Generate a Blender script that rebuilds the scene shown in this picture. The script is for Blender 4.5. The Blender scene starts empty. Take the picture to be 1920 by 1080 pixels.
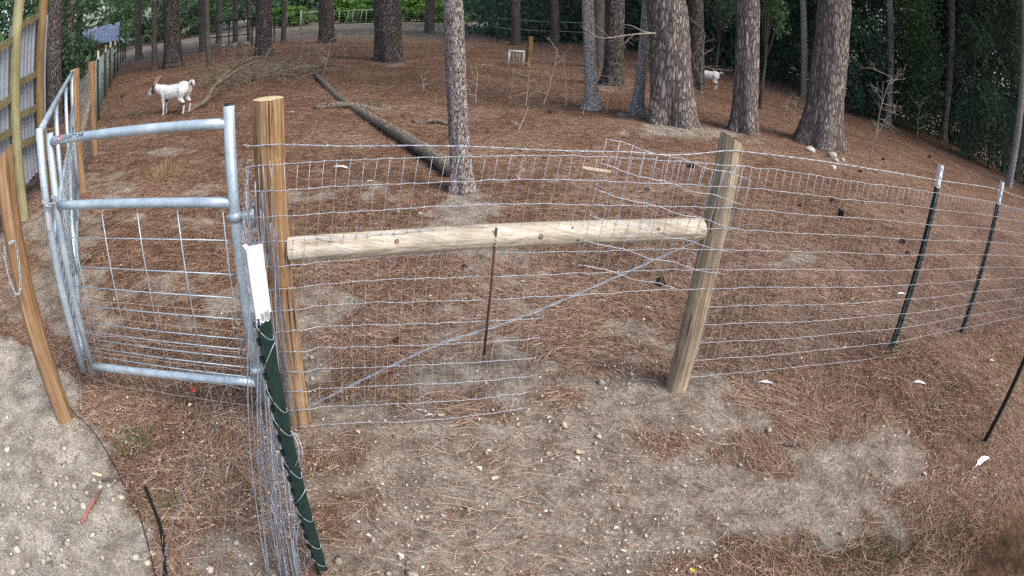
import bpy, bmesh, math, random
import numpy as np
from mathutils import Matrix, Vector
rng = np.random.default_rng(7); random.seed(7)
SC = bpy.context.scene
COL = SC.collection
# ------------------------------------------------------------------ camera (wide security-camera lens)
cd = bpy.data.cameras.new('camera'); cd.type = 'PANO'; cd.panorama_type = 'FISHEYE_LENS_POLYNOMIAL'
cd.sensor_width = 36; cd.sensor_height = 20.25; cd.sensor_fit = 'HORIZONTAL'; cd.fisheye_fov = math.pi
cd.fisheye_polynomial_k0 = 0
cd.fisheye_polynomial_k1 = -0.04467603505; cd.fisheye_polynomial_k2 = -0.00033739026505
cd.fisheye_polynomial_k3 = 2.6724417940e-05; cd.fisheye_polynomial_k4 = -1.378406518e-06
cd.clip_start = 0.02; cd.clip_end = 1000
cam = bpy.data.objects.new('camera', cd); COL.objects.link(cam); SC.camera = cam
cam.matrix_world = Matrix(((0.9974654, -0.0711532, 0, 0), (0.0314164, 0.4404131, -0.8972454, 0), (0.0638419, 0.8949712, 0.4415323, 1.8177), (0, 0, 0, 1)))
# ------------------------------------------------------------------ light
SUN_EL, SUN_AZ = 52, 118      # azimuth clockwise from +Y (view direction): right and a little behind the camera
world = bpy.data.worlds.new('World'); SC.world = world; world.use_nodes = True
wn = world.node_tree; wn.nodes.clear()
sky = wn.nodes.new('ShaderNodeTexSky'); sky.sky_type = 'NISHITA'; sky.sun_disc = False
sky.sun_elevation = math.radians(SUN_EL); sky.sun_rotation = math.radians(SUN_AZ)
sky.air_density = 1.0; sky.dust_density = 4.0; sky.ozone_density = 1.0
bg = wn.nodes.new('ShaderNodeBackground'); bg.inputs[1].default_value = 0.15
wo = wn.nodes.new('ShaderNodeOutputWorld')
wn.links.new(sky.outputs[0], bg.inputs[0]); wn.links.new(bg.outputs[0], wo.inputs[0])
sd = bpy.data.lights.new('sun', 'SUN'); sd.energy = 0.9; sd.angle = math.radians(28); sd.color = (1.0, 0.96, 0.9)
so = bpy.data.objects.new('sun', sd); COL.objects.link(so)
a, e = math.radians(SUN_AZ), math.radians(SUN_EL)
sdir = Vector((math.sin(a) * math.cos(e), math.cos(a) * math.cos(e), math.sin(e)))
so.rotation_euler = sdir.to_track_quat('Z', 'Y').to_euler(); so.location = sdir * 40
SC.view_settings.view_transform = 'Standard'; SC.view_settings.look = 'None'
SC.view_settings.exposure = 0.98; SC.view_settings.gamma = 1.0; SC.view_settings.use_curve_mapping = False
SC.render.engine = 'CYCLES'
SC.cycles.max_bounces = 6; SC.cycles.volume_bounces = 0; SC.cycles.diffuse_bounces = 3; SC.cycles.transparent_max_bounces = 4
SC.cycles.use_denoising = False; SC.cycles.sample_clamp_indirect = 4

# ------------------------------------------------------------------ measured places (metres; camera stands over the origin, looks along +Y)
D={
'T':{"slim":[-0.552,5.753,0.0,0.13,0.088,1.87,-0.093,-0.01],"big":[2.531,10.252,0.126,0.434,0.334,2.134,-0.141,0.033],"mid":[3.891,10.34,0.13,0.285,0.212,2.436,-0.066,0.024],"right":[5.542,10.418,0.13,0.497,0.335,2.925,0.007,-0.004],"gray":[1.221,11.218,0.04,0.175,0.1,2.048,-0.116,0.011],"back":[2.089,15.018,0.104,0.287,0.219,2.16,-0.049,0.007],"lean":[2.014,10.925,0.1,0.154,0.085,2.127,-0.001,0.0],"behind":[4.694,16.703,0.13,0.272,0.201,2.56,-0.091,0.025],"centre":[-4.057,17.923,0.11,0.428,0.394,1.874,-0.087,-0.02],"c2":[-8.359,24.766,0.306,0.365,0.307,1.864,-0.065,-0.022],"c3":[-8.971,19.623,0.317,0.327,0.287,1.987,-0.043,-0.02],"l1":[-12.241,18.426,0.32,0.413,0.308,2.506,-0.05,-0.033],"l2":[-12.941,18.169,0.32,0.147,0.105,2.062,-0.031,-0.022],"l3":[-20.733,27.383,0.32,0.278,0.196,3.463,-0.049,-0.037],"l4":[-15.077,25.549,0.32,0.258,0.203,2.58,-0.052,-0.031],"l5":[-9.164,15.91,0.319,0.109,0.075,2.148,-0.062,-0.036],"f1":[-17.76,32.006,0.32,0.216,0.166,2.676,-0.036,-0.02],"f2":[-14.794,28.547,0.32,0.174,0.145,2.408,-0.036,-0.019],"f3":[-14.382,29.361,0.32,0.117,0.102,2.33,-0.037,-0.018],"f4":[-11.116,26.507,0.32,0.153,0.114,2.045,-0.027,-0.012],"f5":[-0.618,29.741,0.0,0.253,0.214,2.221,-0.076,-0.002],"f6":[1.261,30.612,0.043,0.234,0.207,2.341,-0.08,0.003],"f7":[2.203,19.78,0.111,0.221,0.202,2.223,-0.059,0.006],"f8":[-5.605,34.651,0.192,0.3,0.269,1.925,-0.039,-0.006],"r1":[10.356,21.288,0.13,0.149,0.126,3.817,-0.094,0.045],"r2":[12.86,18.639,0.13,0.149,0.127,4.726,-0.062,0.042],"r3":[16.38,19.171,0.126,0.246,0.172,6.078,-0.006,0.005],"r4":[14.038,12.315,0.13,0.156,0.127,4.984,0.017,-0.02],"a1":[-9.387,8.993,0.32,0.2,0.185,2.733,-0.027,-0.028],"a2":[-10.651,10.562,0.32,0.152,0.105,2.792,0.031,0.031],"a3":[-17.899,18.858,0.32,0.207,0.168,3.637,-0.032,-0.03]},
'log':[[-4.875,13.522,0.153],[-0.722,6.232,0.001]],
'log2':[[-3.459,9.827,0.081],[-2.144,9.833,0.028]],
'log3':[[-1.668,9.03,0.015],[-1.081,8.865,0.004]],
'goat':[-5.963,9.118,0.211],
'goat2':[5.162,17.216,0.13],
'P1':[-4.861,5.034,0.153],
'P2':[-5.901,6.501,0.207],
'P1h':1.439,
'P2h':1.365,
'LT':[[-7.874,8.894,0.292,1.379],[-10.565,12.269,0.32,1.4],[-12.157,14.388,0.32,1.465],[-14.654,17.635,0.32,1.459],[-16.985,20.691,0.32,1.54],[-20.796,25.59,0.32,1.544],[-22.49,27.898,0.32,1.42],[-24.111,30.088,0.32,1.25],[-25.37,31.851,0.32,1.211]],
'gh':[-1.11,2.083],
'gl':[-2.187,2.032],
'gz':{"top":[1.4,1.405],"mid":[1.078,1.082],"bot":[0.228,0.182],"stop":[1.441,1.416],"sbot":[0.135,0.134]},
'grods':[0.916,0.765,0.655,0.552,0.453,0.4,0.355,0.305,0.253],
'gthin':[0.6,0.495],
'g2':[[-2.232,1.989],[-4.632,4.73],1.463,0.172,1.574,0.26],
'S':[-5.147,4.146,0.168],
'Stop':3.798,
'S2':[-5.668,5.076],
'girts':[[2.292,2.422],[1.644,1.671],[1.289,1.242],[0.969,0.872]],
'F':[-0.8725,2.0886,0.2642,1.239],
'rail':[[-0.892,2.119,0.874],[0.843,2.576,0.918]],
'barbC':[[-0.994,2.056,1.317],[-0.879,2.087,1.315],[-0.662,2.146,1.295],[-0.372,2.224,1.286],[-0.158,2.282,1.278],[0.044,2.336,1.268],[0.255,2.394,1.266],[0.435,2.442,1.271],[0.579,2.481,1.266],[0.705,2.515,1.274],[0.809,2.543,1.29],[0.927,2.575,1.306]],
'barbR':[[1.124,2.612,1.308],[1.457,2.674,1.31],[1.857,2.749,1.311],[2.145,2.803,1.315],[2.5,2.869,1.322]],
'barbR2':[[3.004,3.0,1.339],[3.449,3.109,1.344]],
'R0':[[0.941,2.578,1.24],[1.55,2.691,1.23],[2.493,2.868,1.238],[3.479,3.117,1.242]],
'R12':[[1.07,2.602,0.083],[1.432,2.669,0.144],[2.444,2.859,0.192]],
'brace':[[-0.906,2.09,0.101],[-0.346,2.241,0.393],[0.099,2.362,0.548],[0.832,2.56,0.868]],
'rod':[[-0.077,2.288,0.947],[-0.1,2.282,0.366]],
'scrap':[[0.323,2.381,1.325],[1.033,2.573,1.185],[0.261,2.364,0.799],[0.986,2.56,0.579]],
'N':[[-0.658,1.281,1.246],[-0.615,1.242,0.0]],
'posts':{"C":[-0.953,2.123,1.483,0.06292043378806392],"B":[0.919,2.628,1.345,0.05963654780888966],"L":[-2.293,1.744,1.445,0.05980246148944719]},
'chain':[[-2.27,1.639,1.038],[-2.277,1.63,0.968],[-2.276,1.631,0.888],[-2.269,1.641,0.808],[-2.26,1.653,0.789],[-2.247,1.671,0.803],[-2.233,1.689,0.89],[-2.227,1.697,0.993],[-2.23,1.693,1.041],[-2.251,1.665,1.042]],
'gchain':[[-2.216,1.948,1.14],[-2.206,1.959,1.108],[-2.186,1.981,1.105],[-2.165,2.004,1.112],[-2.154,2.015,1.129]],
'hose':[[-2.396,1.881,0.045],[-2.221,1.777,0.039],[-2.104,1.739,0.035],[-1.948,1.662,0.03],[-1.764,1.538,0.025],[-1.611,1.415,0.021],[-1.51,1.336,0.019],[-1.424,1.243,0.017],[-1.338,1.132,0.016],[-1.252,1.008,0.014],[-1.203,0.917,0.014]],
'pipe2':[[-1.51,1.453,0.031],[-1.427,1.367,0.029],[-1.336,1.267,0.028],[-1.252,1.125,0.026],[-1.186,0.973,0.025]],
'dirt':[[1.086,1.787,0.905,-0.086,0.063,0.253,1.1],[0.463,1.594,0.726,-0.003,0.019,0.237,0.95],[1.83,1.879,0.386,-0.058,0.065,0.151,0.8],[-0.081,1.936,0.362,0.043,-0.022,0.309,0.55],[-0.444,1.654,0.363,0.068,-0.06,0.334,0.5],[-0.304,2.695,0.25,0.037,-0.021,0.176,0.9],[0.038,2.501,0.291,0.035,-0.007,0.227,0.75],[0.76,3.026,0.288,0.009,0.039,0.267,0.7],[0.648,2.647,0.318,0.011,0.028,0.222,0.6],[1.05,2.724,0.344,-0.008,0.052,0.232,0.85],[0.345,2.275,0.408,0.027,0.01,0.204,0.6],[-0.377,5.18,0.349,0.069,-0.035,0.401,1.0],[-0.506,5.508,0.196,0.039,-0.023,0.224,1.0],[-1.378,5.354,0.109,0.021,-0.031,0.123,0.9],[-0.432,3.471,0.201,0.032,-0.013,0.101,0.45],[-0.852,3.328,0.401,0.072,-0.026,0.11,0.35],[-1.839,3.705,0.058,0.012,-0.074,0.171,0.2],[-2.533,3.374,0.278,0.063,-0.109,0.173,0.6],[-2.226,3.922,0.275,0.054,-0.106,0.21,0.35],[-4.414,5.352,0.506,0.047,-0.164,0.213,0.5],[-4.601,5.241,0.44,0.039,-0.2,0.245,0.6],[-4.626,6.68,0.557,0.028,-0.171,0.256,0.6],[-3.89,6.358,0.315,0.031,-0.107,0.181,0.5],[-2.641,3.132,0.28,0.068,-0.099,0.144,0.5],[-2.074,2.853,0.232,0.059,-0.104,0.182,0.4],[-5.971,6.582,0.226,-0.006,-0.143,0.165,0.9],[2.382,9.589,0.927,0.433,0.195,0.862,0.8],[2.021,14.386,0.676,0.296,0.105,0.816,0.4],[3.253,9.77,0.741,0.489,0.231,0.748,0.7],[3.945,9.739,0.416,0.278,0.183,0.485,0.5],[1.995,10.808,0.412,0.13,0.087,0.521,0.6],[2.324,4.383,0.282,0.034,0.069,0.163,0.8],[1.482,3.855,0.167,0.001,0.025,0.087,0.5],[5.07,9.338,1.019,0.638,0.263,0.519,0.3],[-3.778,17.399,0.564,0.305,-0.26,1.173,0.5],[-1.728,4.348,0.178,0.033,-0.056,0.152,0.4],[-1.474,4.282,0.256,0.048,-0.04,0.126,0.3],[-0.834,1.732,0.138,0.035,-0.057,0.193,0.4],[-0.719,2.049,0.195,0.041,-0.028,0.111,0.4],[-0.345,2.195,0.146,0.023,-0.014,0.098,0.45],[-0.921,1.385,0.065,0.02,-0.054,0.167,0.3],[-28.036,35.479,6.139,-5.548,-3.048,3.853,0.7],[3.224,3.752,0.088,0.012,0.057,0.085,0.5],[-0.905,2.54,0.226,0.046,-0.04,0.143,0.3],[0.143,2.808,0.172,0.021,-0.0,0.106,0.5],[0.035,1.881,0.993,0.093,-0.028,0.73,0.84],[-0.498,2.21,0.499,0.088,-0.07,0.38,0.78],[1.585,1.875,0.58,-0.078,0.068,0.183,0.8],[0.249,1.475,0.946,0.031,0.004,0.194,0.85],[-0.141,2.771,0.454,0.063,-0.023,0.313,0.7],[0.756,2.417,0.647,0.004,0.067,0.425,0.85],[-0.54,1.797,0.291,0.057,-0.102,0.496,0.66],[-2.223,3.111,0.501,0.12,-0.202,0.346,0.4],[-0.228,3.098,0.808,0.12,-0.034,0.368,0.4],[0.622,3.204,0.394,0.025,0.029,0.258,0.5],[-0.651,1.58,0.258,0.06,-0.079,0.327,0.5],[-2.812,4.395,0.495,0.086,-0.137,0.236,0.4],[-0.94,3.701,0.437,0.079,-0.048,0.204,0.4],[0.141,3.883,0.443,0.07,-0.0,0.216,0.35],[2.245,4.32,0.328,0.034,0.074,0.18,0.6]],
'drive':[[-3.477,2.334],[-3.183,2.376],[-2.833,2.361],[-2.502,2.092],[-2.261,1.839],[-2.104,1.784],[-1.879,1.641],[-1.666,1.479],[-1.545,1.377],[-1.431,1.248],[-1.325,1.113],[-1.26,1.017]],
'sandS':[[-4.723,4.015,0.304,0.046,-0.433,0.417,1.1],[-4.71,4.233,0.213,0.029,-0.391,0.394,0.9]],
'dark':[[1.742,1.238,0.485,-0.13,0.061,0.154,1.1],[2.423,1.15,0.707,-0.239,0.135,0.245,1.1]],  # ellipses where corner shade is painted on the ground
'items':{"rock":[[4.93,9.538,0.13,0.167],[5.36,9.449,0.13,0.181],[5.262,9.111,0.13,0.117],[4.821,8.41,0.13,0.117],[5.549,9.354,0.13,0.091]],"feather":[[-1.945,6.256,0.022,0.237],[-1.491,5.818,0.011,0.076],[1.435,2.619,0.046,0.108],[2.569,2.535,0.099,0.138],[2.747,1.759,0.043,0.235],[-0.344,2.276,-0.0,0.045],[-0.397,2.31,-0.0,0.031],[0.583,3.545,0.005,0.055],[0.885,3.503,0.018,0.056],[3.208,3.828,0.13,0.123],[-3.772,9.38,0.096,0.109],[3.457,2.475,0.097,0.05],[3.654,2.787,0.116,0.074],[0.069,3.786,0.0,0.043]],"cone":[[2.053,7.115,0.102,0.106],[1.022,3.822,0.026,0.083],[1.325,6.054,0.048,0.067],[3.565,5.815,0.13,0.104],[4.101,5.162,0.13,0.079],[5.452,8.521,0.13,0.086],[3.956,4.828,0.13,0.063],[4.337,6.584,0.13,0.068],[0.442,10.555,0.001,0.091],[7.188,10.384,0.13,0.084],[10.478,12.734,0.13,0.112],[3.718,6.331,0.13,0.083],[-0.343,3.934,-0.0,0.03],[3.093,5.992,0.13,0.05],[0.27,7.182,0.0,0.051],[-0.618,2.917,0.0,0.027]],"chunk":[[0.854,6.757,0.016,0.332],[0.29,2.27,0.0,0.04],[-0.289,2.285,-0.0,0.03],[-0.543,2.202,0.0,0.025],[-0.017,1.882,-0.0,0.031],[0.348,2.082,0.0,0.033]],"tuft":[[-1.715,1.691,0.016,0.184],[-1.349,1.418,0.008,0.107],[-0.918,1.526,0.002,0.061],[-2.526,10.041,0.041,0.236],[-3.969,5.69,0.106,0.337],[-0.721,1.325,0.001,0.043]],"stonebig":[[-2.548,1.335,0.042,0.048],[-1.791,1.221,0.018,0.044],[-1.608,1.354,0.013,0.035],[-1.76,1.37,0.017,0.031],[-1.98,1.17,0.023,0.03],[-2.05,0.789,0.025,0.05],[-1.322,1.067,0.008,0.037],[-1.043,1.141,0.003,0.038],[-1.418,1.203,0.009,0.022],[-2.009,0.661,0.024,0.033],[-1.225,1.281,0.006,0.031],[-1.713,0.849,0.016,0.025]],"yellow":[[0.757,1.382,0.002,0.035]],"red":[[-1.593,2.262,0.013,0.025]],"stake":[[-1.736,1.221,0.016,0.022]],"chip":[[-1.854,1.445,0.02,0.083]],"sapling":[[-0.869,11.0,0.002,0.762],[0.007,11.049,-0.0,0.81],[0.306,11.191,0.0,1.158],[0.74,11.356,0.011,0.932],[0.912,11.723,0.02,0.709],[1.001,10.55,0.025,0.275],[3.331,11.003,0.13,1.719],[6.391,9.695,0.13,1.641],[8.305,12.497,0.13,1.83],[-0.084,8.816,0.0,0.422],[-4.691,13.653,0.144,0.953],[-2.04,12.292,0.025,0.431],[1.45,10.908,0.057,0.762],[1.667,11.242,0.074,0.393],[5.275,11.715,0.13,0.693],[6.091,12.82,0.13,0.64],[13.086,16.815,0.13,1.43],[-5.505,18.014,0.187,0.493],[-0.322,12.254,-0.0,0.632],[0.237,12.161,0.0,0.627]],"crate":[[-0.361,18.694,-0.0,0.446]],"stump":[[0.003,19.333,0.0,0.989]]},
'limb':[[-5.853,9.195,0.187],[-5.824,9.45,0.239],[-5.717,9.747,0.303],[-5.744,10.078,0.469],[-5.823,10.721,0.636],[-5.841,11.39,0.778],[-5.746,11.884,0.849],[-5.699,12.349,0.84]],
'limb2':[[-5.725,10.089,0.517],[-5.677,10.685,0.641],[-5.612,11.169,0.733],[-5.582,11.63,0.774],[-5.551,11.976,0.753]],
'brush':[-6.036,14.014,0.214],
'brushes':[[-5.454,13.839,0.184],[-5.948,12.256,0.21]],
'deadb':[[1.93,9.608,1.661],[1.666,9.454,1.619],[1.372,9.4,1.546],[1.147,9.33,1.486],[0.929,9.254,1.498]],
'deadb2':[[1.93,9.608,1.661],[1.721,9.546,1.667],[1.535,9.476,1.732],[1.381,9.5,1.727]],
'sticks':[[[0.862,1.884,0.015],[0.904,1.854,0.015],[0.95,1.82,0.016]],[[-1.765,1.409,0.025],[-1.704,1.446,0.024],[-1.654,1.501,0.022]],[[-2.198,1.821,0.038],[-2.311,1.978,0.042],[-2.426,2.105,0.046]],[[1.376,2.109,0.036],[1.438,2.108,0.038],[1.497,2.11,0.041]],[[-3.399,3.302,0.086],[-3.444,3.498,0.088],[-3.436,3.662,0.088]],[[-2.633,2.092,0.053],[-2.696,2.291,0.056],[-2.736,2.446,0.057]],[[3.494,3.724,0.138],[3.443,3.528,0.138],[3.375,3.342,0.138]],[[4.357,3.466,0.138],[4.366,3.269,0.138],[4.48,3.123,0.136]]],
'twigheap':[-6.977,8.887,0.259],
}

def sm(t):
    t=np.clip(t,0,1); return t*t*(3-2*t)
def gz(x,y):
    x=np.asarray(x,float); y=np.asarray(y,float)
    z=.32*sm((-x-.5)/9)+.13*sm((x-.3)/2.5)*sm((y-.8)/2.5)
    z=z-4.0*sm((x-16)/22)*sm((y+10)/20)
    z=z+.8*sm((-x-30)/40)
    return z

# ------------------------------------------------------------------ noise
def _h(ix, iy, s):
    n = (ix.astype(np.int64) * 374761393 + iy.astype(np.int64) * 668265263 + s * 974634217) & 0x7fffffff
    n = ((n ^ (n >> 13)) * 1274126177) & 0x7fffffff
    return ((n ^ (n >> 16)) & 0xffff) / 65535.0
def vn(x, y, s=0):
    x = np.asarray(x, float); y = np.asarray(y, float)
    ix = np.floor(x); iy = np.floor(y); fx = x - ix; fy = y - iy
    fx = fx * fx * (3 - 2 * fx); fy = fy * fy * (3 - 2 * fy)
    a = _h(ix, iy, s); b = _h(ix + 1, iy, s); c = _h(ix, iy + 1, s); d = _h(ix + 1, iy + 1, s)
    return (a * (1 - fx) + b * fx) * (1 - fy) + (c * (1 - fx) + d * fx) * fy
def fbm(x, y, s=0, o=4):
    t = 0; am = .5
    for k in range(o):
        t = t + am * vn(np.asarray(x) * 2 ** k, np.asarray(y) * 2 ** k, s + k * 17); am *= .5
    return t / (1 - .5 ** o)
# ------------------------------------------------------------------ mesh helpers
class MB:
    def __init__(s): s.v = []; s.f = []; s.n = 0
    def add(s, v, f):
        v = np.asarray(v, float).reshape(-1, 3); s.v.append(v)
        s.f += [tuple(int(i) + s.n for i in q) for q in f]; s.n += len(v); return s
    def tube(s, pts, r, n=6, cap=True):
        p = np.asarray(pts, float); m = len(p); r = np.broadcast_to(np.asarray(r, float), (m,))
        t = np.gradient(p, axis=0); t /= (np.linalg.norm(t, axis=1)[:, None] + 1e-12)
        ref = np.array([0, 0, 1.]) if abs(t[0][2]) < .9 else np.array([1., 0, 0])
        u = np.cross(t[0], ref); u /= np.linalg.norm(u); vs = []
        for i in range(m):
            u = u - t[i] * (u @ t[i]); u /= (np.linalg.norm(u) + 1e-12); w = np.cross(t[i], u)
            for k in range(n):
                an = 2 * math.pi * k / n; vs.append(p[i] + r[i] * (u * math.cos(an) + w * math.sin(an)))
        fs = [(i * n + k, i * n + (k + 1) % n, (i + 1) * n + (k + 1) % n, (i + 1) * n + k) for i in range(m - 1) for k in range(n)]
        if cap: fs += [tuple(range(n - 1, -1, -1)), tuple(range((m - 1) * n, m * n))]
        return s.add(vs, fs)
    def box(s, c, d, rot=None):
        c = np.asarray(c, float); d = np.asarray(d, float) / 2
        q = np.array([(x, y, z) for x in (-1, 1) for y in (-1, 1) for z in (-1, 1)]) * d
        if rot is not None: q = q @ np.asarray(rot).T
        return s.add(q + c, [(0, 1, 3, 2), (4, 6, 7, 5), (0, 4, 5, 1), (2, 3, 7, 6), (0, 2, 6, 4), (1, 5, 7, 3)])
    def build(s, name, mat, parent=None, smooth=True, world_coords=True):
        v = np.concatenate(s.v)
        if world_coords:
            q_ = parent
            while q_ is not None: v = v - np.array(q_.location); q_ = q_.parent
        me = bpy.data.meshes.new(name); me.from_pydata(v.tolist(), [], s.f); me.update()
        if smooth: me.polygons.foreach_set('use_smooth', [True] * len(me.polygons))
        me.materials.append(mat)
        o = bpy.data.objects.new(name, me); COL.objects.link(o); o.parent = parent
        return o
def fast_mesh(name, v, nper, mat, parent=None):
    """many loose polygons of nper corners each; v is (m*nper, 3)"""
    v = np.asarray(v, np.float32).reshape(-1, 3); m = len(v) // nper
    me = bpy.data.meshes.new(name); me.vertices.add(len(v)); me.vertices.foreach_set('co', v.ravel())
    me.loops.add(len(v)); me.loops.foreach_set('vertex_index', np.arange(len(v), dtype=np.int32))
    me.polygons.add(m); me.polygons.foreach_set('loop_start', np.arange(0, len(v), nper, dtype=np.int32))
    me.update(calc_edges=True); me.materials.append(mat)
    o = bpy.data.objects.new(name, me); COL.objects.link(o); o.parent = parent
    return o
def tag(o, label, cat=None, group=None, kind=None):
    o['label'] = label
    if cat: o['category'] = cat
    if group: o['group'] = group
    if kind: o['kind'] = kind
    return o
def thing(name, label, cat, loc, group=None):
    o = bpy.data.objects.new(name, None); COL.objects.link(o); o.location = tuple(float(c) for c in loc); o.empty_display_size = .1
    return tag(o, label, cat, group)
def smoothpath(p, n):
    p = np.asarray(p, float); d = np.r_[0, np.cumsum(np.linalg.norm(np.diff(p, axis=0), axis=1))]
    t = np.linspace(0, d[-1], n); q = np.empty((n, p.shape[1]))
    # Catmull-Rom
    for j, tt in enumerate(t):
        i = min(max(np.searchsorted(d, tt) - 1, 0), len(p) - 2); w = (tt - d[i]) / (d[i + 1] - d[i] + 1e-9)
        p0 = p[max(i - 1, 0)]; p1 = p[i]; p2 = p[i + 1]; p3 = p[min(i + 2, len(p) - 1)]
        q[j] = .5 * ((2 * p1) + (-p0 + p2) * w + (2 * p0 - 5 * p1 + 4 * p2 - p3) * w * w + (-p0 + 3 * p1 - 3 * p2 + p3) * w ** 3)
    return q
# ------------------------------------------------------------------ materials
def mat(name):
    m = bpy.data.materials.new(name); m.use_nodes = True; nt = m.node_tree
    return m, nt, nt.nodes['Principled BSDF']
def nd(nt, t, **k):
    n = nt.nodes.new(t)
    for a_, b_ in k.items():
        if a_.startswith('i_'):
            key = a_[2:]; n.inputs[int(key) if key.isdigit() else key].default_value = b_
        else: setattr(n, a_, b_)
    return n
def ramp(nt, stops, interp='LINEAR'):
    r = nt.nodes.new('ShaderNodeValToRGB'); r.color_ramp.interpolation = interp; el = r.color_ramp.elements
    while len(el) < len(stops): el.new(.5)
    for e_, (p, c) in zip(el, stops): e_.position = p; e_.color = tuple(c) + (1,) if len(c) == 3 else c
    return r
def coords(nt, scale=(1, 1, 1), kind='Object'):
    tc = nd(nt, 'ShaderNodeTexCoord'); mp = nd(nt, 'ShaderNodeMapping'); mp.inputs['Scale'].default_value = scale
    nt.links.new(tc.outputs[kind], mp.inputs[0]); return mp.outputs[0]
def mixc(nt, f, a_, b_, mode='MIX'):
    m = nd(nt, 'ShaderNodeMix', data_type='RGBA', blend_type=mode)
    for i, x in ((0, f), (6, a_), (7, b_)):
        if isinstance(x, (int, float)): m.inputs[i].default_value = x
        elif isinstance(x, tuple): m.inputs[i].default_value = x + (1,) if len(x) == 3 else x
        else: nt.links.new(x, m.inputs[i])
    return m.outputs[2]
def bump(nt, bsdf, h, strength=.5, dist=.01):
    b = nd(nt, 'ShaderNodeBump'); b.inputs['Strength'].default_value = strength; b.inputs['Distance'].default_value = dist
    nt.links.new(h, b.inputs['Height']); nt.links.new(b.outputs[0], bsdf.inputs['Normal'])
def noise(nt, vec, scale, detail=4, rough=.6, dist=0):
    n = nd(nt, 'ShaderNodeTexNoise'); n.inputs['Scale'].default_value = scale; n.inputs['Detail'].default_value = detail
    n.inputs['Roughness'].default_value = rough; n.inputs['Distortion'].default_value = dist
    if vec is not None: nt.links.new(vec, n.inputs['Vector'])
    return n.outputs['Fac']
def simple(name, col, rough=.6, metal=0., var=.25, vscale=20, spec=.3):
    m, nt, b = mat(name); v = coords(nt); f = noise(nt, v, vscale, 5)
    r = ramp(nt, [(.3, tuple(c * (1 - var) for c in col)), (.7, tuple(min(1, c * (1 + var)) for c in col))])
    nt.links.new(f, r.inputs[0]); nt.links.new(r.outputs[0], b.inputs['Base Color'])
    b.inputs['Roughness'].default_value = rough; b.inputs['Metallic'].default_value = metal; b.inputs['Specular IOR Level'].default_value = spec
    return m
def wood(name, cols, crack=(.05, .03, .02), scale=26, zs=.045, cr=.42, knots=False, axis=2):
    m, nt, b = mat(name); s = [1, 1, 1]; s[axis] = zs
    v = coords(nt, tuple(s)); n1 = noise(nt, v, scale * 2.2, 6, .7, .6); n2 = noise(nt, v, scale * 2.6, 4, .6, .5); n3 = noise(nt, coords(nt), 4, 3)
    r = ramp(nt, [(.36, cols[0]), (.5, cols[1]), (.63, cols[2])]); nt.links.new(n1, r.inputs[0])
    r3 = ramp(nt, [(.35, (.75, .75, .75)), (.65, (1.1, 1.1, 1.1))]); nt.links.new(n3, r3.inputs[0])
    c = mixc(nt, 1.0, r.outputs[0], r3.outputs[0], 'MULTIPLY')
    rc = ramp(nt, [(cr - .05, (1, 1, 1)), (cr + .03, (0, 0, 0))]); nt.links.new(n2, rc.inputs[0])
    c = mixc(nt, rc.outputs[0], c, crack)
    nt.links.new(c, b.inputs['Base Color']); b.inputs['Roughness'].default_value = .75; b.inputs['Specular IOR Level'].default_value = .25
    bump(nt, b, n2, .8, .01); return m
def bark(name, dark, c1, c2, c3, scale=13, zs=.28, edge=.16):
    m, nt, b = mat(name); v0 = coords(nt, (1, 1, zs))
    nz = nd(nt, 'ShaderNodeTexNoise'); nz.inputs['Scale'].default_value = scale * .9; nz.inputs['Detail'].default_value = 4; nt.links.new(v0, nz.inputs['Vector'])
    ad = nd(nt, 'ShaderNodeVectorMath', operation='MULTIPLY_ADD'); ad.inputs[1].default_value = (1.6 / scale, 1.6 / scale, 1.2 / scale)
    nt.links.new(nz.outputs['Color'], ad.inputs[0]); nt.links.new(v0, ad.inputs[2])
    vo = nd(nt, 'ShaderNodeTexVoronoi', feature='DISTANCE_TO_EDGE'); vo.inputs['Scale'].default_value = scale; nt.links.new(ad.outputs[0], vo.inputs['Vector'])
    vc = nd(nt, 'ShaderNodeTexVoronoi', feature='F1'); vc.inputs['Scale'].default_value = scale; nt.links.new(ad.outputs[0], vc.inputs['Vector'])
    sep = nd(nt, 'ShaderNodeSeparateColor'); nt.links.new(vc.outputs['Color'], sep.inputs[0])
    n2 = noise(nt, coords(nt, (1, 1, .4)), scale * 4.5, 5, .72)
    rp = ramp(nt, [(.0, c1), (.5, c2), (1, c3)]); nt.links.new(sep.outputs[0], rp.inputs[0])
    rn = ramp(nt, [(.28, (.58, .58, .58)), (.72, (1.3, 1.3, 1.3))]); nt.links.new(n2, rn.inputs[0])
    c = mixc(nt, 1.0, rp.outputs[0], rn.outputs[0], 'MULTIPLY')
    re = ramp(nt, [(.0, (0, 0, 0)), (edge, (1, 1, 1))]); nt.links.new(vo.outputs['Distance'], re.inputs[0])
    c = mixc(nt, re.outputs[0], dark, c)
    nt.links.new(c, b.inputs['Base Color']); b.inputs['Roughness'].default_value = .9; b.inputs['Specular IOR Level'].default_value = .15
    hm = nd(nt, 'ShaderNodeMath', operation='MULTIPLY_ADD'); hm.inputs[1].default_value = .25
    nt.links.new(n2, hm.inputs[0]); nt.links.new(re.outputs[0], hm.inputs[2]); bump(nt, b, hm.outputs[0], 1.0, .035)
    return m
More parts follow.
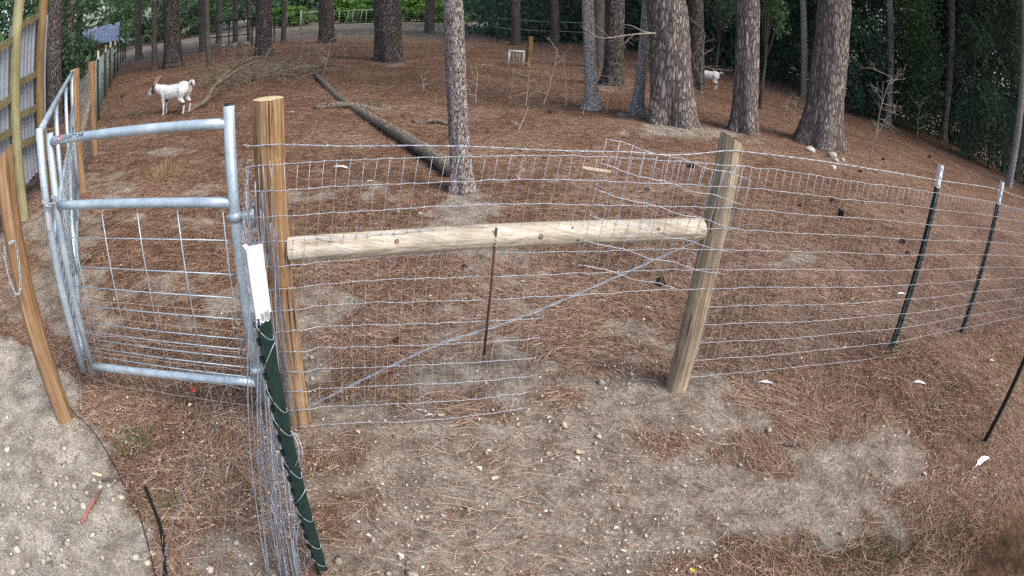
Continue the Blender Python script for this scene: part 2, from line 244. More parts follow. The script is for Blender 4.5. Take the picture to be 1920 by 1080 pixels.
def island(name, stops, rough=.8, trans=0., spec=.2):
    """colour varies from piece to piece"""
    m, nt, b = mat(name); g = nd(nt, 'ShaderNodeNewGeometry'); r = ramp(nt, stops); nt.links.new(g.outputs['Random Per Island'], r.inputs[0])
    nt.links.new(r.outputs[0], b.inputs['Base Color']); b.inputs['Roughness'].default_value = rough; b.inputs['Specular IOR Level'].default_value = spec
    if trans:
        t = nd(nt, 'ShaderNodeBsdfTranslucent'); nt.links.new(r.outputs[0], t.inputs[0]); mx = nd(nt, 'ShaderNodeMixShader'); mx.inputs[0].default_value = trans
        nt.links.new(b.outputs[0], mx.inputs[1]); nt.links.new(t.outputs[0], mx.inputs[2]); nt.links.new(mx.outputs[0], nt.nodes['Material Output'].inputs[0])
    return m
M = {}
M['wire'] = simple('galvanised_wire', (.44, .49, .55), .45, .45, .25, 60, .5)
M['wire_old'] = simple('weathered_wire', (.25, .28, .32), .5, .4, .3, 60, .4)
def galv():
    m, nt, b = mat('galvanised_tube'); n1 = noise(nt, coords(nt), 9, 4); n2 = noise(nt, coords(nt), 70, 4)
    r = ramp(nt, [(.3, (.31, .41, .49)), (.55, (.46, .57, .65)), (.75, (.60, .71, .79))]); nt.links.new(n1, r.inputs[0])
    r2 = ramp(nt, [(.35, (.85, .85, .85)), (.6, (1, 1, 1))]); nt.links.new(n2, r2.inputs[0])
    nt.links.new(mixc(nt, 1., r.outputs[0], r2.outputs[0], 'MULTIPLY'), b.inputs['Base Color'])
    b.inputs['Metallic'].default_value = .3; b.inputs['Roughness'].default_value = .36; bump(nt, b, n2, .12, .002); return m
M['galv'] = galv()
M['wood_corner'] = wood('corner_post_wood', [(.16, .085, .042), (.31, .185, .09), (.47, .345, .21)], (.055, .033, .02), 24, .035, .40)
M['wood_latch'] = wood('latch_post_wood', [(.19, .11, .055), (.30, .18, .092), (.38, .265, .16)], (.09, .05, .025), 20, .035, .38)
M['wood_brace'] = wood('brace_post_wood', [(.24, .18, .115), (.39, .305, .20), (.50, .415, .295)], (.10, .075, .05), 24, .04, .38)
M['wood_rail'] = wood('rail_wood', [(.40, .34, .245), (.53, .475, .37), (.62, .59, .52)], (.22, .17, .11), 18, .05, .36, axis=0)
M['wood_end'] = simple('end_grain', (.52, .42, .27), .8, 0, .3, 60)
M['wood_green'] = wood('treated_pole_wood', [(.24, .225, .115), (.32, .305, .165), (.38, .365, .22)], (.12, .11, .05), 20, .04, .34)
M['wood_brown'] = wood('brown_pole_wood', [(.16, .10, .05), (.26, .17, .08), (.32, .23, .13)], (.06, .04, .02), 20, .04, .36)
M['wood_orange'] = wood('orange_post_wood', [(.21, .12, .06), (.32, .195, .10), (.40, .275, .165)], (.12, .06, .02), 22, .04, .36)
M['wood_grey'] = wood('grey_rail_wood', [(.16, .14, .11), (.24, .21, .17), (.32, .29, .24)], (.07, .06, .05), 20, .05, .36, axis=1)
M['girt'] = wood('girt_wood', [(.16, .14, .07), (.24, .21, .11), (.30, .27, .15)], (.08, .07, .04), 20, .05, .36, axis=1)
M['tpost'] = simple('green_post_paint', (.010, .030, .026), .45, 0, .3, 40, .4)
M['tpost_dark'] = simple('dark_post_paint', (.012, .016, .015), .45, 0, .3, 40, .4)
M['white'] = simple('white_paint', (.66, .67, .68), .55, 0, .14, 22, .4)
M['bark_pink'] = bark('pine_bark_pinkish', (0.128, 0.102, 0.093), (0.302, 0.258, 0.246), (0.403, 0.358, 0.347), (0.504, 0.467, 0.448), 58, .26, .11)
M['bark_big'] = bark('pine_bark_big', (0.130, 0.109, 0.099), (0.201, 0.168, 0.154), (0.292, 0.247, 0.227), (0.406, 0.356, 0.331), 20, .22, .19)
M['bark_dark'] = bark('pine_bark_dark', (0.055, 0.046, 0.043), (0.133, 0.113, 0.103), (0.197, 0.168, 0.156), (0.267, 0.236, 0.223), 28, .24, .16)
M['bark_grey'] = bark('grey_bark', (0.285, 0.266, 0.236), (0.434, 0.413, 0.377), (0.573, 0.547, 0.509), (0.712, 0.687, 0.637), 60, .3, .12)
M['bark_far'] = simple('far_bark', (.11, .10, .09), .9, 0, .45, 6)
M['twig'] = simple('bare_twig', (.27, .245, .20), .85, 0, .3, 20)
M['twigpale'] = simple('pale_bare_twig', (.44, .40, .32), .85, 0, .25, 20)
M['twigdull'] = simple('dull_twig', (.25, .225, .165), .9, 0, .35, 20)
M['limb'] = simple('fallen_limb_bark', (.15, .13, .095), .9, 0, .45, 14)
M['log'] = bark('log_bark', (0.096, 0.080, 0.064), (0.224, 0.184, 0.144), (0.296, 0.248, 0.200), (0.400, 0.352, 0.296), 34, 1, .08)
M['rock'] = simple('pale_rock', (.50, .46, .40), .85, 0, .25, 18)
M['feather'] = simple('white_feather', (.80, .80, .80), .8, 0, .1, 60)
M['cone'] = simple('pine_cone', (.055, .035, .025), .9, 0, .4, 60)
M['tanwood'] = simple('split_wood', (.60, .46, .30), .8, 0, .25, 40)
M['rust'] = simple('rusty_iron', (.10, .05, .035), .85, .1, .4, 60)
M['hose'] = simple('black_hose', (.012, .012, .013), .55, 0, .2, 30)
M['yellow'] = simple('yellow_tag', (.60, .58, .08), .6, 0, .1, 30)
M['red'] = simple('red_tag', (.60, .02, .03), .5, 0, .1, 30)
M['stake'] = simple('red_stake', (.30, .13, .11), .8, 0, .3, 30)
M['black'] = simple('black_steel', (.012, .012, .013), .5, .2, .2, 30)
M['sheet'] = simple('corrugated_steel', (.30, .345, .41), .5, .2, .15, 5)
M['blue'] = simple('pale_blue_roofing', (.33, .39, .52), .5, .1, .2, 3)
M['pen'] = simple('pale_pen_paint', (.33, .36, .29), .6, 0, .2, 10)
M['farwire'] = simple('far_fence_wire', (.30, .37, .36), .6, .2, .2, 10)
M['needle'] = island('pine_needles', [(.0, (.07, .038, .025)), (.3, (.19, .106, .068)), (.6, (.335, .212, .145)), (.85, (.47, .345, .255)), (1., (.64, .53, .43))], .8)
M['chip'] = island('leaf_flakes', [(0, (.30, .22, .14)), (.5, (.52, .43, .31)), (1, (.74, .69, .60))], .85)
M['gravel'] = island('gravel', [(0, (.26, .235, .19)), (.6, (.38, .345, .285)), (.93, (.47, .435, .37)), (1, (.68, .66, .61))], .9)
M['grass'] = island('grass_blades', [(0, (.05, .10, .025)), (.6, (.10, .17, .05)), (1, (.24, .26, .11))], .7, .25)
M['drygrass'] = island('dry_grass_blades', [(0, (.25, .17, .08)), (1, (.42, .31, .17))], .8)
M['added_darkgrass'] = island('added_dark_grass_blades', [(0, (.03, .05, .018)), (1, (.08, .11, .04))], .8, .2)
M['leaf_dark'] = island('dark_leaves', [(0, (.05, .095, .065)), (.6, (.10, .175, .115)), (1, (.16, .25, .165))], .6, .45)
M['leaf_mid'] = island('mid_leaves', [(0, (.045, .10, .045)), (.6, (.10, .19, .085)), (1, (.19, .29, .15))], .6, .45)
M['leaf_bright'] = island('bright_leaves', [(0, (.06, .13, .025)), (.6, (.12, .24, .05)), (1, (.20, .34, .09))], .6, .4)
M['leaf_blue'] = island('pine_foliage', [(0, (.035, .07, .045)), (.6, (.075, .135, .08)), (1, (.13, .20, .12))], .6, .35)

# ------------------------------------------------------------------ ground
def blob(x, y, L, warp=.25):
    s = np.zeros_like(x)
    wx = x + (fbm(x * 2.3, y * 2.3, 5) - .5) * warp * 2; wy = y + (fbm(x * 2.3 + 9, y * 2.3, 6) - .5) * warp * 2
    for cx, cy, ax, ay, bx, by, k in L:
        det = ax * by - ay * bx
        if abs(det) < 1e-6: continue
        dx = wx - cx; dy = wy - cy
        u = (dx * by - dy * bx) / det; v = (ax * dy - ay * dx) / det
        s = np.maximum(s, k * np.clip(1.35 - np.sqrt(u * u + v * v), 0, 1))
    return s
DR = np.array(D['drive'])
def drive(x, y):
    wx = x + (fbm(x * 4, y * 4, 21, 5) - .5) * .34
    yb = DR[::-1, 1]; xb = DR[::-1, 0]              # boundary x as a function of y (rows run near to far)
    o = np.argsort(yb); edge = np.interp(y, yb[o], xb[o])
    far = 1 - sm((y - 2.10 + (fbm(x * 5, y * 5, 23) - .5) * .3) / .28)
    return sm((edge - wx) / .22 + .5) * far
def dirtmask(x, y):
    d = blob(x, y, D['dirt'] + D['sandS'])
    n = fbm(x * 1.9, y * 1.9, 3, 5); near = sm((8.5 - y) / 4) * (1 - .85 * sm((x - .6) / .9) * sm((y - 1.9) / .6))
    d = np.maximum(d, near * sm((n - .50) / .16) * .62)
    d = d + (fbm(x * 6, y * 6, 8, 5) - .5) * 1.15 * np.clip(d * 3, .25, 1)
    return np.clip(np.maximum(d, drive(x, y) * 1.2), 0, 1.2)
def pasture(x, y):                                       # bare worn pasture beyond the needle floor
    return sm((np.hypot(x, y) - 29 + (fbm(x * .25, y * .25, 61) - .5) * 12) / 5) * sm((4 - x) / 8)
def shademask(x, y): return np.clip(blob(x, y, D['dark'], .15), 0, 1)  # shade painted into the ground colour at the lower right
def gzz(x, y):      # ground with small relief
    x = np.asarray(x, float); y = np.asarray(y, float)
    return gz(x, y) + (fbm(x * 1.3, y * 1.3, 31) - .5) * .05 + (fbm(x * 9, y * 9, 41, 3) - .5) * .026 * sm((14 - np.hypot(x, y)) / 8) + ((fbm(x * 11, y * 11, 47, 4) - .5) * .07 + (fbm(x * 3, y * 3, 48, 3) - .5) * .10) * drive(x, y)
N = 530
t = np.linspace(-1, 1, N); gx = .8 * np.sinh(6.2 * t); gx = gx / gx[-1] * 190
ty = np.linspace(-1, 1, N); gy = .8 * np.sinh(6.2 * ty); gy = gy / gy[-1] * 190 + 2.6
X, Y = np.meshgrid(gx, gy); Z = gzz(X, Y)
vs = np.stack([X, Y, Z], -1).reshape(-1, 3)
idx = np.arange(N * N).reshape(N, N); fs = np.stack([idx[:-1, :-1], idx[:-1, 1:], idx[1:, 1:], idx[1:, :-1]], -1).reshape(-1, 4)
me = bpy.data.meshes.new('ground'); me.vertices.add(N * N); me.vertices.foreach_set('co', vs.astype(np.float32).ravel())
me.loops.add(fs.size); me.loops.foreach_set('vertex_index', fs.astype(np.int32).ravel()); me.polygons.add(len(fs)); me.polygons.foreach_set('loop_start', np.arange(0, fs.size, 4, dtype=np.int32))
me.update(calc_edges=True); me.polygons.foreach_set('use_smooth', [True] * len(fs))
for nm, fn in (('dirt', dirtmask), ('shade_tone', shademask), ('drive', drive), ('pasture', pasture)):
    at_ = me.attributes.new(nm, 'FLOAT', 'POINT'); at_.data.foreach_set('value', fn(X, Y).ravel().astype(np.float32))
ground = bpy.data.objects.new('ground', me); COL.objects.link(ground); ground['kind'] = 'structure'
m, nt, b = mat('pine_floor')
P0 = coords(nt)
at1 = nd(nt, 'ShaderNodeAttribute', attribute_name='dirt'); at2 = nd(nt, 'ShaderNodeAttribute', attribute_name='shade_tone'); at3 = nd(nt, 'ShaderNodeAttribute', attribute_name='drive')
nf = noise(nt, P0, 46, 6, .72, .5); nm_ = noise(nt, P0, 7, 5, .65); ns = noise(nt, coords(nt, (1, .35, 1)), 90, 4, .7, 1.2); ng = noise(nt, P0, 220, 3, .7)
rneedle = ramp(nt, [(.25, (.10, .058, .038)), (.45, (.215, .13, .088)), (.6, (.31, .205, .148)), (.78, (.47, .36, .285))]); nt.links.new(ns, rneedle.inputs[0])
rmid = ramp(nt, [(.36, (.62, .58, .55)), (.64, (1.25, 1.22, 1.18))]); nt.links.new(nm_, rmid.inputs[0])
nbig = noise(nt, P0, .9, 4, .6); rbig = ramp(nt, [(.35, (.78, .74, .72)), (.65, (1.12, 1.12, 1.12))]); nt.links.new(nbig, rbig.inputs[0])
nmid = noise(nt, coords(nt, (1, .45, 1)), 24, 4, .7, .8); rmm = ramp(nt, [(.36, (.6, .58, .56)), (.64, (1.3, 1.3, 1.3))]); nt.links.new(nmid, rmm.inputs[0])
cn = mixc(nt, 1., mixc(nt, 1., mixc(nt, 1., rneedle.outputs[0], rmid.outputs[0], 'MULTIPLY'), rbig.outputs[0], 'MULTIPLY'), rmm.outputs[0], 'MULTIPLY')
rdirt = ramp(nt, [(.32, (.18, .156, .128)), (.5, (.345, .308, .262)), (.68, (.50, .462, .408))]); nt.links.new(nf, rdirt.inputs[0])
rsand = ramp(nt, [(.32, (.27, .25, .21)), (.5, (.45, .425, .37)), (.68, (.59, .565, .51))]); nt.links.new(nf, rsand.inputs[0])
cdirt = mixc(nt, 1., mixc(nt, at3.outputs['Fac'], rdirt.outputs[0], rsand.outputs[0]), rmid.outputs[0], 'MULTIPLY')
md = nd(nt, 'ShaderNodeMath', operation='MULTIPLY_ADD'); md.inputs[1].default_value = 1.7; nfm = noise(nt, P0, 30, 6, .78, .6); nt.links.new(nfm, md.inputs[0]); nt.links.new(at1.outputs['Fac'], md.inputs[2])
mr_ = nd(nt, 'ShaderNodeMapRange'); mr_.inputs[1].default_value = 1.12; mr_.inputs[2].default_value = 1.50; nt.links.new(md.outputs[0], mr_.inputs[0]); rm = mr_
c = mixc(nt, rm.outputs[0], cn, cdirt)
at4 = nd(nt, 'ShaderNodeAttribute', attribute_name='pasture'); npz = noise(nt, P0, 1.6, 6, .7); rpz = ramp(nt, [(.35, (.075, .068, .05)), (.5, (.15, .13, .105)), (.66, (.22, .195, .165))]); nt.links.new(npz, rpz.inputs[0])
c = mixc(nt, at4.outputs['Fac'], c, rpz.outputs[0])
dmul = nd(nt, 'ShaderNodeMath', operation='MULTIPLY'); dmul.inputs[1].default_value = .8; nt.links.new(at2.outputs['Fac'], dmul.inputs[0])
c = mixc(nt, dmul.outputs[0], c, mixc(nt, 1., c, (.22, .21, .20), 'MULTIPLY'))  # darkens the soil colour to stand in for corner shade
nt.links.new(c, b.inputs['Base Color']); b.inputs['Roughness'].default_value = .95; b.inputs['Specular IOR Level'].default_value = .1
ha = nd(nt, 'ShaderNodeMath', operation='ADD'); nt.links.new(nf, ha.inputs[0]); nt.links.new(ng, ha.inputs[1]); bump(nt, b, ha.outputs[0], .8, .02)
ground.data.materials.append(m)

# ------------------------------------------------------------------ pine needles, flakes, gravel (uncountable)
def scatter(n, r0, r1, a0=-66, a1=64):
    r = np.exp(rng.uniform(math.log(r0), math.log(r1), n)); an = np.radians(rng.uniform(a0, a1, n))
    return r * np.sin(an), r * np.cos(an), r
def strips(x, y, L, w, head, lift, curve, tilt):
    n = len(x); z0 = gzz(x, y) + lift
    dx, dy = np.cos(head), np.sin(head); px, py = -dy, dx
    out = np.empty((n, 2, 4, 3))
    pts = []
    for k, s in enumerate((-.5, 0, .5)):
        cx = x + dx * L * s + px * curve * L * (s * s - .08); cy = y + dy * L * s + py * curve * L * (s * s - .08)
        cz = z0 + tilt * L * s + (.004 if k == 1 else 0)
        cz = np.maximum(cz, gzz(cx, cy) + .002)
        pts.append((np.stack([cx - px * w / 2, cy - py * w / 2, cz], -1), np.stack([cx + px * w / 2, cy + py * w / 2, cz + .0006], -1)))
    for k in (0, 1):
        out[:, k, 0] = pts[k][0]; out[:, k, 1] = pts[k][1]; out[:, k, 2] = pts[k + 1][1]; out[:, k, 3] = pts[k + 1][0]
    return out.reshape(-1, 3)
x, y, r = scatter(420000, 1.0, 14)
dm = dirtmask(x, y); keep = rng.random(len(x)) < np.clip(1.0 - dm * 1.6, .045, 1) * np.clip(.3 + r / 4, 0, 1) * (1 - .75 * shademask(x, y)) * (1 - .93 * np.clip(drive(x, y) * 1.2 - .1, 0, 1))
x, y, r = x[keep], y[keep], r[keep]; n = len(x)
field = fbm(x * .8, y * .8, 77, 3) * 9
head = np.where(rng.random(n) < .55, field + rng.normal(0, .5, n), rng.uniform(0, 6.28, n))
v = strips(x, y, rng.uniform(.07, .19, n), rng.uniform(.0007, .0015, n) * (1 + r * .06), head, rng.uniform(.001, .016, n), rng.normal(0, .35, n), rng.normal(0, .06, n))
# two strips of one needle share an island through doubled corners: keep them one colour by welding
needles = fast_mesh('pine_needles', v, 4, M['needle'])
tag(needles, 'thick brown carpet of fallen pine needles over the woodland floor', 'needles', kind='stuff')
def flakes(name, x, y, s, m_, up=.35):
    n = len(x); z = gzz(x, y) + s * .3 + .014; k = 5
    an = np.sort(rng.uniform(0, 6.28, (n, k)), axis=1); rr = s[:, None] * rng.uniform(.45, 1, (n, k)); st = rng.uniform(.35, 1, n)[:, None]
    u = rng.uniform(0, 6.28, n)[:, None]; lx = rr * np.cos(an); ly = rr * np.sin(an) * st
    tx = rng.normal(0, up, n)[:, None]; ty_ = rng.normal(0, up, n)[:, None]
    X_ = lx * np.cos(u) - ly * np.sin(u); Y_ = lx * np.sin(u) + ly * np.cos(u)
    return fast_mesh(name, np.stack([x[:, None] + X_, y[:, None] + Y_, z[:, None] + X_ * tx + Y_ * ty_], -1), k, m_)
x, y, r = scatter(60000, 1.0, 10)
keep = (rng.random(60000) < np.where(y < 3.2, .6, .2)) & (drive(x, y) < .4) & (rng.random(60000) < sm((fbm(x * 1.7, y * 1.7, 55) - .30) / .5) * .8 + .12) & (shademask(x, y) < .3)
x, y, r = x[keep], y[keep], r[keep]
o = flakes('leaf_flakes', x, y, rng.uniform(.0035, .011, len(x)) * np.where(rng.random(len(x)) < .08, 1.7, 1), M['chip'])
tag(o, 'pale flakes of dead leaf and bark scattered over the ground', 'leaf litter', kind='stuff')
def pebbles(name, x, y, s, m_):
    n = len(x); z = gzz(x, y) + s * .3
    base = np.array([(1, 0, 0), (-1, 0, 0), (0, 1, 0), (0, -1, 0), (0, 0, 1), (0, 0, -1)], float)
    fc = [(0, 2, 4), (2, 1, 4), (1, 3, 4), (3, 0, 4), (2, 0, 5), (1, 2, 5), (3, 1, 5), (0, 3, 5)]
    P = base[None] * rng.uniform(.55, 1.25, (n, 6, 1)) * s[:, None, None] * np.stack([rng.uniform(.7, 1.3, n), rng.uniform(.7, 1.3, n), rng.uniform(.5, .8, n)], -1)[:, None, :]
    u = rng.uniform(0, 6.28, n); cu, su = np.cos(u)[:, None], np.sin(u)[:, None]
    P = np.stack([P[..., 0] * cu - P[..., 1] * su, P[..., 0] * su + P[..., 1] * cu, P[..., 2]], -1) + np.stack([x, y, z], -1)[:, None, :]
    me = bpy.data.meshes.new(name); vv = P.reshape(-1, 3); F = (np.array(fc)[None] + (np.arange(n) * 6)[:, None, None]).reshape(-1, 3)
    me.vertices.add(len(vv)); me.vertices.foreach_set('co', vv.astype(np.float32).ravel()); me.loops.add(F.size); me.loops.foreach_set('vertex_index', F.astype(np.int32).ravel())
    me.polygons.add(len(F)); me.polygons.foreach_set('loop_start', np.arange(0, F.size, 3, dtype=np.int32)); me.update(calc_edges=True); me.materials.append(m_)
    o = bpy.data.objects.new(name, me); COL.objects.link(o); return o
x, y, r = scatter(60000, .8, 5.5, -80, 60)
dv = drive(x, y); keep = rng.random(len(x)) < (dv * .45 + .05 * (dirtmask(x, y) > .5)) * np.clip(fbm(x * 3, y * 3, 91) * 1.8 - .3, .05, 1)
x, y = x[keep], y[keep]; s = np.minimum(.0036 * np.exp(rng.exponential(.55, len(x))), .024)
tag(pebbles('gravel', x, y, s, M['gravel']), 'pale grey gravel and grit strewn over the bare sandy ground', 'gravel', kind='stuff')

# ------------------------------------------------------------------ posts
def post_mesh(mb, base, top, r, n=40, rows=36, seed=0, groove=.004):
    base = np.asarray(base, float); top = np.asarray(top, float); ax = top - base; L = np.linalg.norm(ax); ax /= L
    u = np.cross(ax, [0, 1, 0] if abs(ax[1]) < .9 else [1, 0, 0]); u /= np.linalg.norm(u); w = np.cross(ax, u)
    vs = []; th = np.linspace(0, 2 * math.pi, n, endpoint=False)
    for i in range(rows):
        s_ = i / (rows - 1) * L
        rr = r * (1 + .03 * (fbm(np.full(n, s_ * 1.5 + seed), th * .6, seed) - .5)) - groove * sm((fbm(th * 6 + seed, np.full(n, s_ * 1.2), seed + 3, 3) - .56) / .1)
        if i == rows - 1: rr = rr * .97
        p = base + ax * s_
        vs.append(p + rr[:, None] * (np.cos(th)[:, None] * u + np.sin(th)[:, None] * w))
    vs = np.concatenate(vs)
    fs = [(i * n + k, i * n + (k + 1) % n, (i + 1) * n + (k + 1) % n, (i + 1) * n + k) for i in range(rows - 1) for k in range(n)]
    mb.add(vs, fs); return vs[-n:], ax
def end_cap(mb, ring, ax, h=.004):
    c = ring.mean(0); n = len(ring)
    inner = c + (ring - c) * .5 + ax * h * .8
    mb.add(np.concatenate([ring + ax * .0008, inner, [c + ax * h]]), [(k, (k + 1) % n, n + (k + 1) % n, n + k) for k in range(n)] + [(n + k, n + (k + 1) % n, 2 * n) for k in range(n)])
def wooden_post(name, label, base, top, r, m_, seed, tilt_top=None):
    t_ = thing(name, label, 'post', base)
    mb = MB(); ring, ax = post_mesh(mb, np.asarray(base) - [0, 0, .15], top, r, seed=seed)
    if tilt_top is not None:
        v = mb.v[-1]; v[-len(ring):, 2] += (v[-len(ring):, 0] - np.mean(v[-len(ring):, 0])) * tilt_top[0] + (v[-len(ring):, 1] - np.mean(v[-len(ring):, 1])) * tilt_top[1]; ring = v[-len(ring):].copy()
    mb.build('shaft', m_, t_); cp = MB(); end_cap(cp, ring, ax); cp.build('cut_top', M['wood_end'], t_)
    return t_
PC = D['posts']; cx, cy, ch, cr = PC['C']; bx_, by_, bh, br = PC['B']; lx_, ly_, lh, lr = PC['L']
wooden_post('corner_post', 'orange brown round corner post with flat sawn top beside the tube gate', (cx, cy, gz(cx, cy)), (cx, cy, ch), cr, M['wood_corner'], 3)
wooden_post('brace_post', 'weathered grey tan round post at the end of the horizontal rail', (bx_ - .02, by_, gz(bx_, by_)), (bx_ + .02, by_, bh), br, M['wood_brace'], 8, (-.45, -.2))
lt_ = wooden_post('latch_post', 'orange wooden gate post with a hanging chain at the photo edge', (lx_, ly_, float(gz(lx_, ly_))), (lx_ - .005, ly_, lh), lr, M['wood_latch'], 13, (.5, .3))
# horizontal brace rail
fnrm0 = np.array([math.sin(D['F'][2]), -math.cos(D['F'][2]), 0])
r0, r1 = np.array(D['rail'][0]), np.array(D['rail'][1])
rl = thing('brace_rail', 'pale peeled log rail fixed level between the two fence posts', 'rail', (r0 + r1) / 2)
mb = MB(); ring, ax = post_mesh(mb, r0, r1, .051, n=40, rows=60, seed=19, groove=.003)
mb.build('shaft', M['wood_rail'], rl); c2 = MB(); end_cap(c2, ring, ax, .012); c2.build('cut_end', M['wood_end'], rl)
M['knot'] = simple('dark_knot', (.22, .165, .105), .8, 0, .55, 160)
for u_, th_, sz in ((.245, .45, .010), (.565, .2, .011), (.64, .8, .006), (.655, -.25, .007), (.86, .5, .009)):
    p_ = r0 + (r1 - r0) * u_; n_ = fnrm0 * math.cos(th_) + np.array([0, 0, math.sin(th_)]); p_ = p_ + n_ * .0485
    MB().tube([p_ - n_ * .006, p_ + n_ * .0035, p_ + n_ * .0045], [sz, sz * .95, sz * .5], 10).build('knot', M['knot'], rl)

# ------------------------------------------------------------------ woven wire
def sheet(name, label, node, cols, rows, exists, rw=.0016, rs=.0012, m_=None, knots=True, group=None, loc=None):
    """node(i, r) -> xyz of a crossing; one object for every line wire and every stay"""
    m_ = m_ or M['wire']
    t_ = thing(name, label, 'wire fence', loc if loc is not None else node(cols[0], rows[-1]), group)
    for r in rows:
        run = [i for i in cols if exists(i, r)]
        if len(run) < 2: continue
        pts = []
        for q, i in enumerate(run):
            p = np.array(node(i, r)); pts.append(p)
            if q < len(run) - 1:
                p2 = np.array(node(run[q + 1], r)); pts.append((p * .55 + p2 * .45) + np.array([0, 0, .002 * math.sin(i * 2.1 + r * 1.7)]))
        mb = MB(); mb.tube(pts, rw, 4)
        if knots:
            for i in run:
                p = np.array(node(i, r)); mb.box(p, (.0052, .0052, .007))
        mb.build('line_wire', m_, t_)
    for i in cols:
        run = [r for r in rows if exists(i, r)]
        if len(run) < 2: continue
        MB().tube([np.array(node(i, r)) + [0, -.001, 0] for r in run], rs, 4).build('stay_wire', m_, t_)
    return t_
fx, fy, fa, fzt = D['F']; fd = np.array([math.cos(fa), math.sin(fa), 0]); fnrm = np.array([math.sin(fa), -math.cos(fa), 0])
J = rng.normal(0, 1, (90, 14, 3))
def node_main(i, r):
    sh = -.0125 * min(r, 4) - .007 * max(0, r - 4)
    s_ = i * .0508 + sh * (1 if i > 0 else .3) + J[i + 3, r, 0] * .0018
    z = fzt - .1016 * r + J[i + 3, r, 2] * .0012 + .0035 * math.sin(i * .35 + r) * (.3 + r / 12)
    bul = .012 * math.sin(i * .21 + r * .5) + J[i + 3, r, 1] * .002
    p = np.array([fx, fy, 0]) + fd * s_ + fnrm * (max(bul, .002) + .012 if (i < 3 or i > 34) else bul); p[2] = z; return p
sheet('woven_wire_panel', 'woven wire mesh with a hole low down, stretched from corner post to grey brace post', node_main, list(range(-3, 39)), list(range(13)), lambda i, r: not (i > 22 and r > 6), .0015, .0010)
pr = np.array([D['R0'][0], D['R0'][1], D['R0'][2], D['R0'][3], [5.1, 3.55, 1.20], [7.4, 4.1, 1.12]])
prp = smoothpath(pr, 400); prd = np.r_[0, np.cumsum(np.linalg.norm(np.diff(prp[:, :2], axis=0), axis=1))]
J2 = rng.normal(0, 1, (160, 14, 3))
def node_right(i, r):
    s_ = i * .0508 - .004 * r
    q = np.array([np.interp(s_, prd, prp[:, k]) for k in range(3)]); g_ = float(gz(q[0], q[1]))
    q[2] = q[2] - .1016 * r * 1.0 + J2[i, r, 2] * .0012 + .002 * math.sin(i * .3 + r * .8); q[1] += .003 * math.sin(i * .23 + r) - (.016 if i < 4 else .004) ; return q
sheet('woven_wire_panel', 'fine woven wire mesh running from grey brace post past the white tipped steel posts', node_right, list(range(0, 120)), list(range(12)), lambda i, r: True, .0013, .0014, knots=False)
# loose scrap of mesh tied aslant over the brace post
s0, s1, s2, s3 = [np.array(p) for p in D['scrap']]
def node_scrap(i, r):
    u = i / 13; w = r / 5
    p = (s0 * (1 - u) + s1 * u) * (1 - w) + (s2 * (1 - u) + s3 * u) * w
    return p + fnrm * (.010 + .02 * math.sin(u * 3 + w)) + np.array([0, 0, .006 * math.sin(i * 1.3 + r)])
sheet('wire_mesh_scrap', 'loose scrap of wire mesh tied aslant in front of grey brace post', node_scrap, list(range(14)), list(range(6)), lambda i, r: not (r == 5 and i > 9), .0016, .0014)
# sheet running from the corner post towards the camera, seen nearly edge-on
pn = smoothpath(np.array([(-1.02, 2.06), (-.86, 1.72), (-.70, 1.36), (-.63, 1.14), (-.58, .98)]), 120); pnd = np.r_[0, np.cumsum(np.linalg.norm(np.diff(pn, axis=0), axis=1))]
J3 = rng.normal(0, 1, (60, 14, 3)).clip(-2, 2)
def node_near(i, r):
    s_ = i * .0508 * 1.02; k = .012 + .02 * sm((r - 6) / 6) * sm((s_ - .5) / .6)
    x_ = np.interp(s_, pnd, pn[:, 0]) + J3[0, r, 0] * k * 1.3 * math.sin(s_ * 3 + r) + J3[i, r, 0] * .003; y_ = np.interp(s_, pnd, pn[:, 1]) + J3[i, r, 1] * .006
    return np.array([x_, y_, 1.235 - .1016 * r + J3[i, r, 2] * .006])
sheet('woven_wire_panel', 'bunched woven wire seen edge on behind the nearest steel post', node_near, list(range(0, 23)), list(range(12)), lambda i, r: i < 16 or r > 5, .0016, .0013, M['wire_old'])
wb = thing('wire_bundle', 'bundle of grey wire tails hanging down the front of the orange brown corner post', 'wire', (-.945, 2.0, .1))
for k in range(9):
    x0 = -.958 + .008 * k + rng.normal(0, .003); zt_ = rng.uniform(1.0, 1.3); zb_ = rng.uniform(.05, .45); ph = rng.uniform(0, 6.28)
    MB().tube([(x0 + .010 * math.sin(u * 5 + ph), 2.005 + .012 * math.cos(u * 4 + ph) - .01 * (k % 3), zt_ + (zb_ - zt_) * u) for u in np.linspace(0, 1, 14)], .0022 if k % 3 else .0034, 5).build('strand', M['wire_old'], wb)
wb2 = thing('wire_bundle', 'thick bundle of loose fence wire fanning to the ground behind the nearest steel post', 'wire', (-.72, 1.15, .0))
for k in range(24):
    a0 = np.array([-.85 + rng.normal(0, .015), 1.76 + rng.normal(0, .03), rng.uniform(.75, 1.1)]); a2_ = np.array([rng.uniform(-.79, -.655), rng.uniform(1.12, 1.2), .01]); a1_ = (a0 + a2_) / 2 + np.array([rng.normal(0, .02), rng.normal(0, .02), rng.normal(0, .03)])
    MB().tube(smoothpath(np.array([a0, a1_, a2_]), 10), .0015 if k % 4 else .0024, 4).build('strand', M['wire_old'] if k % 5 else M['wire'], wb2)
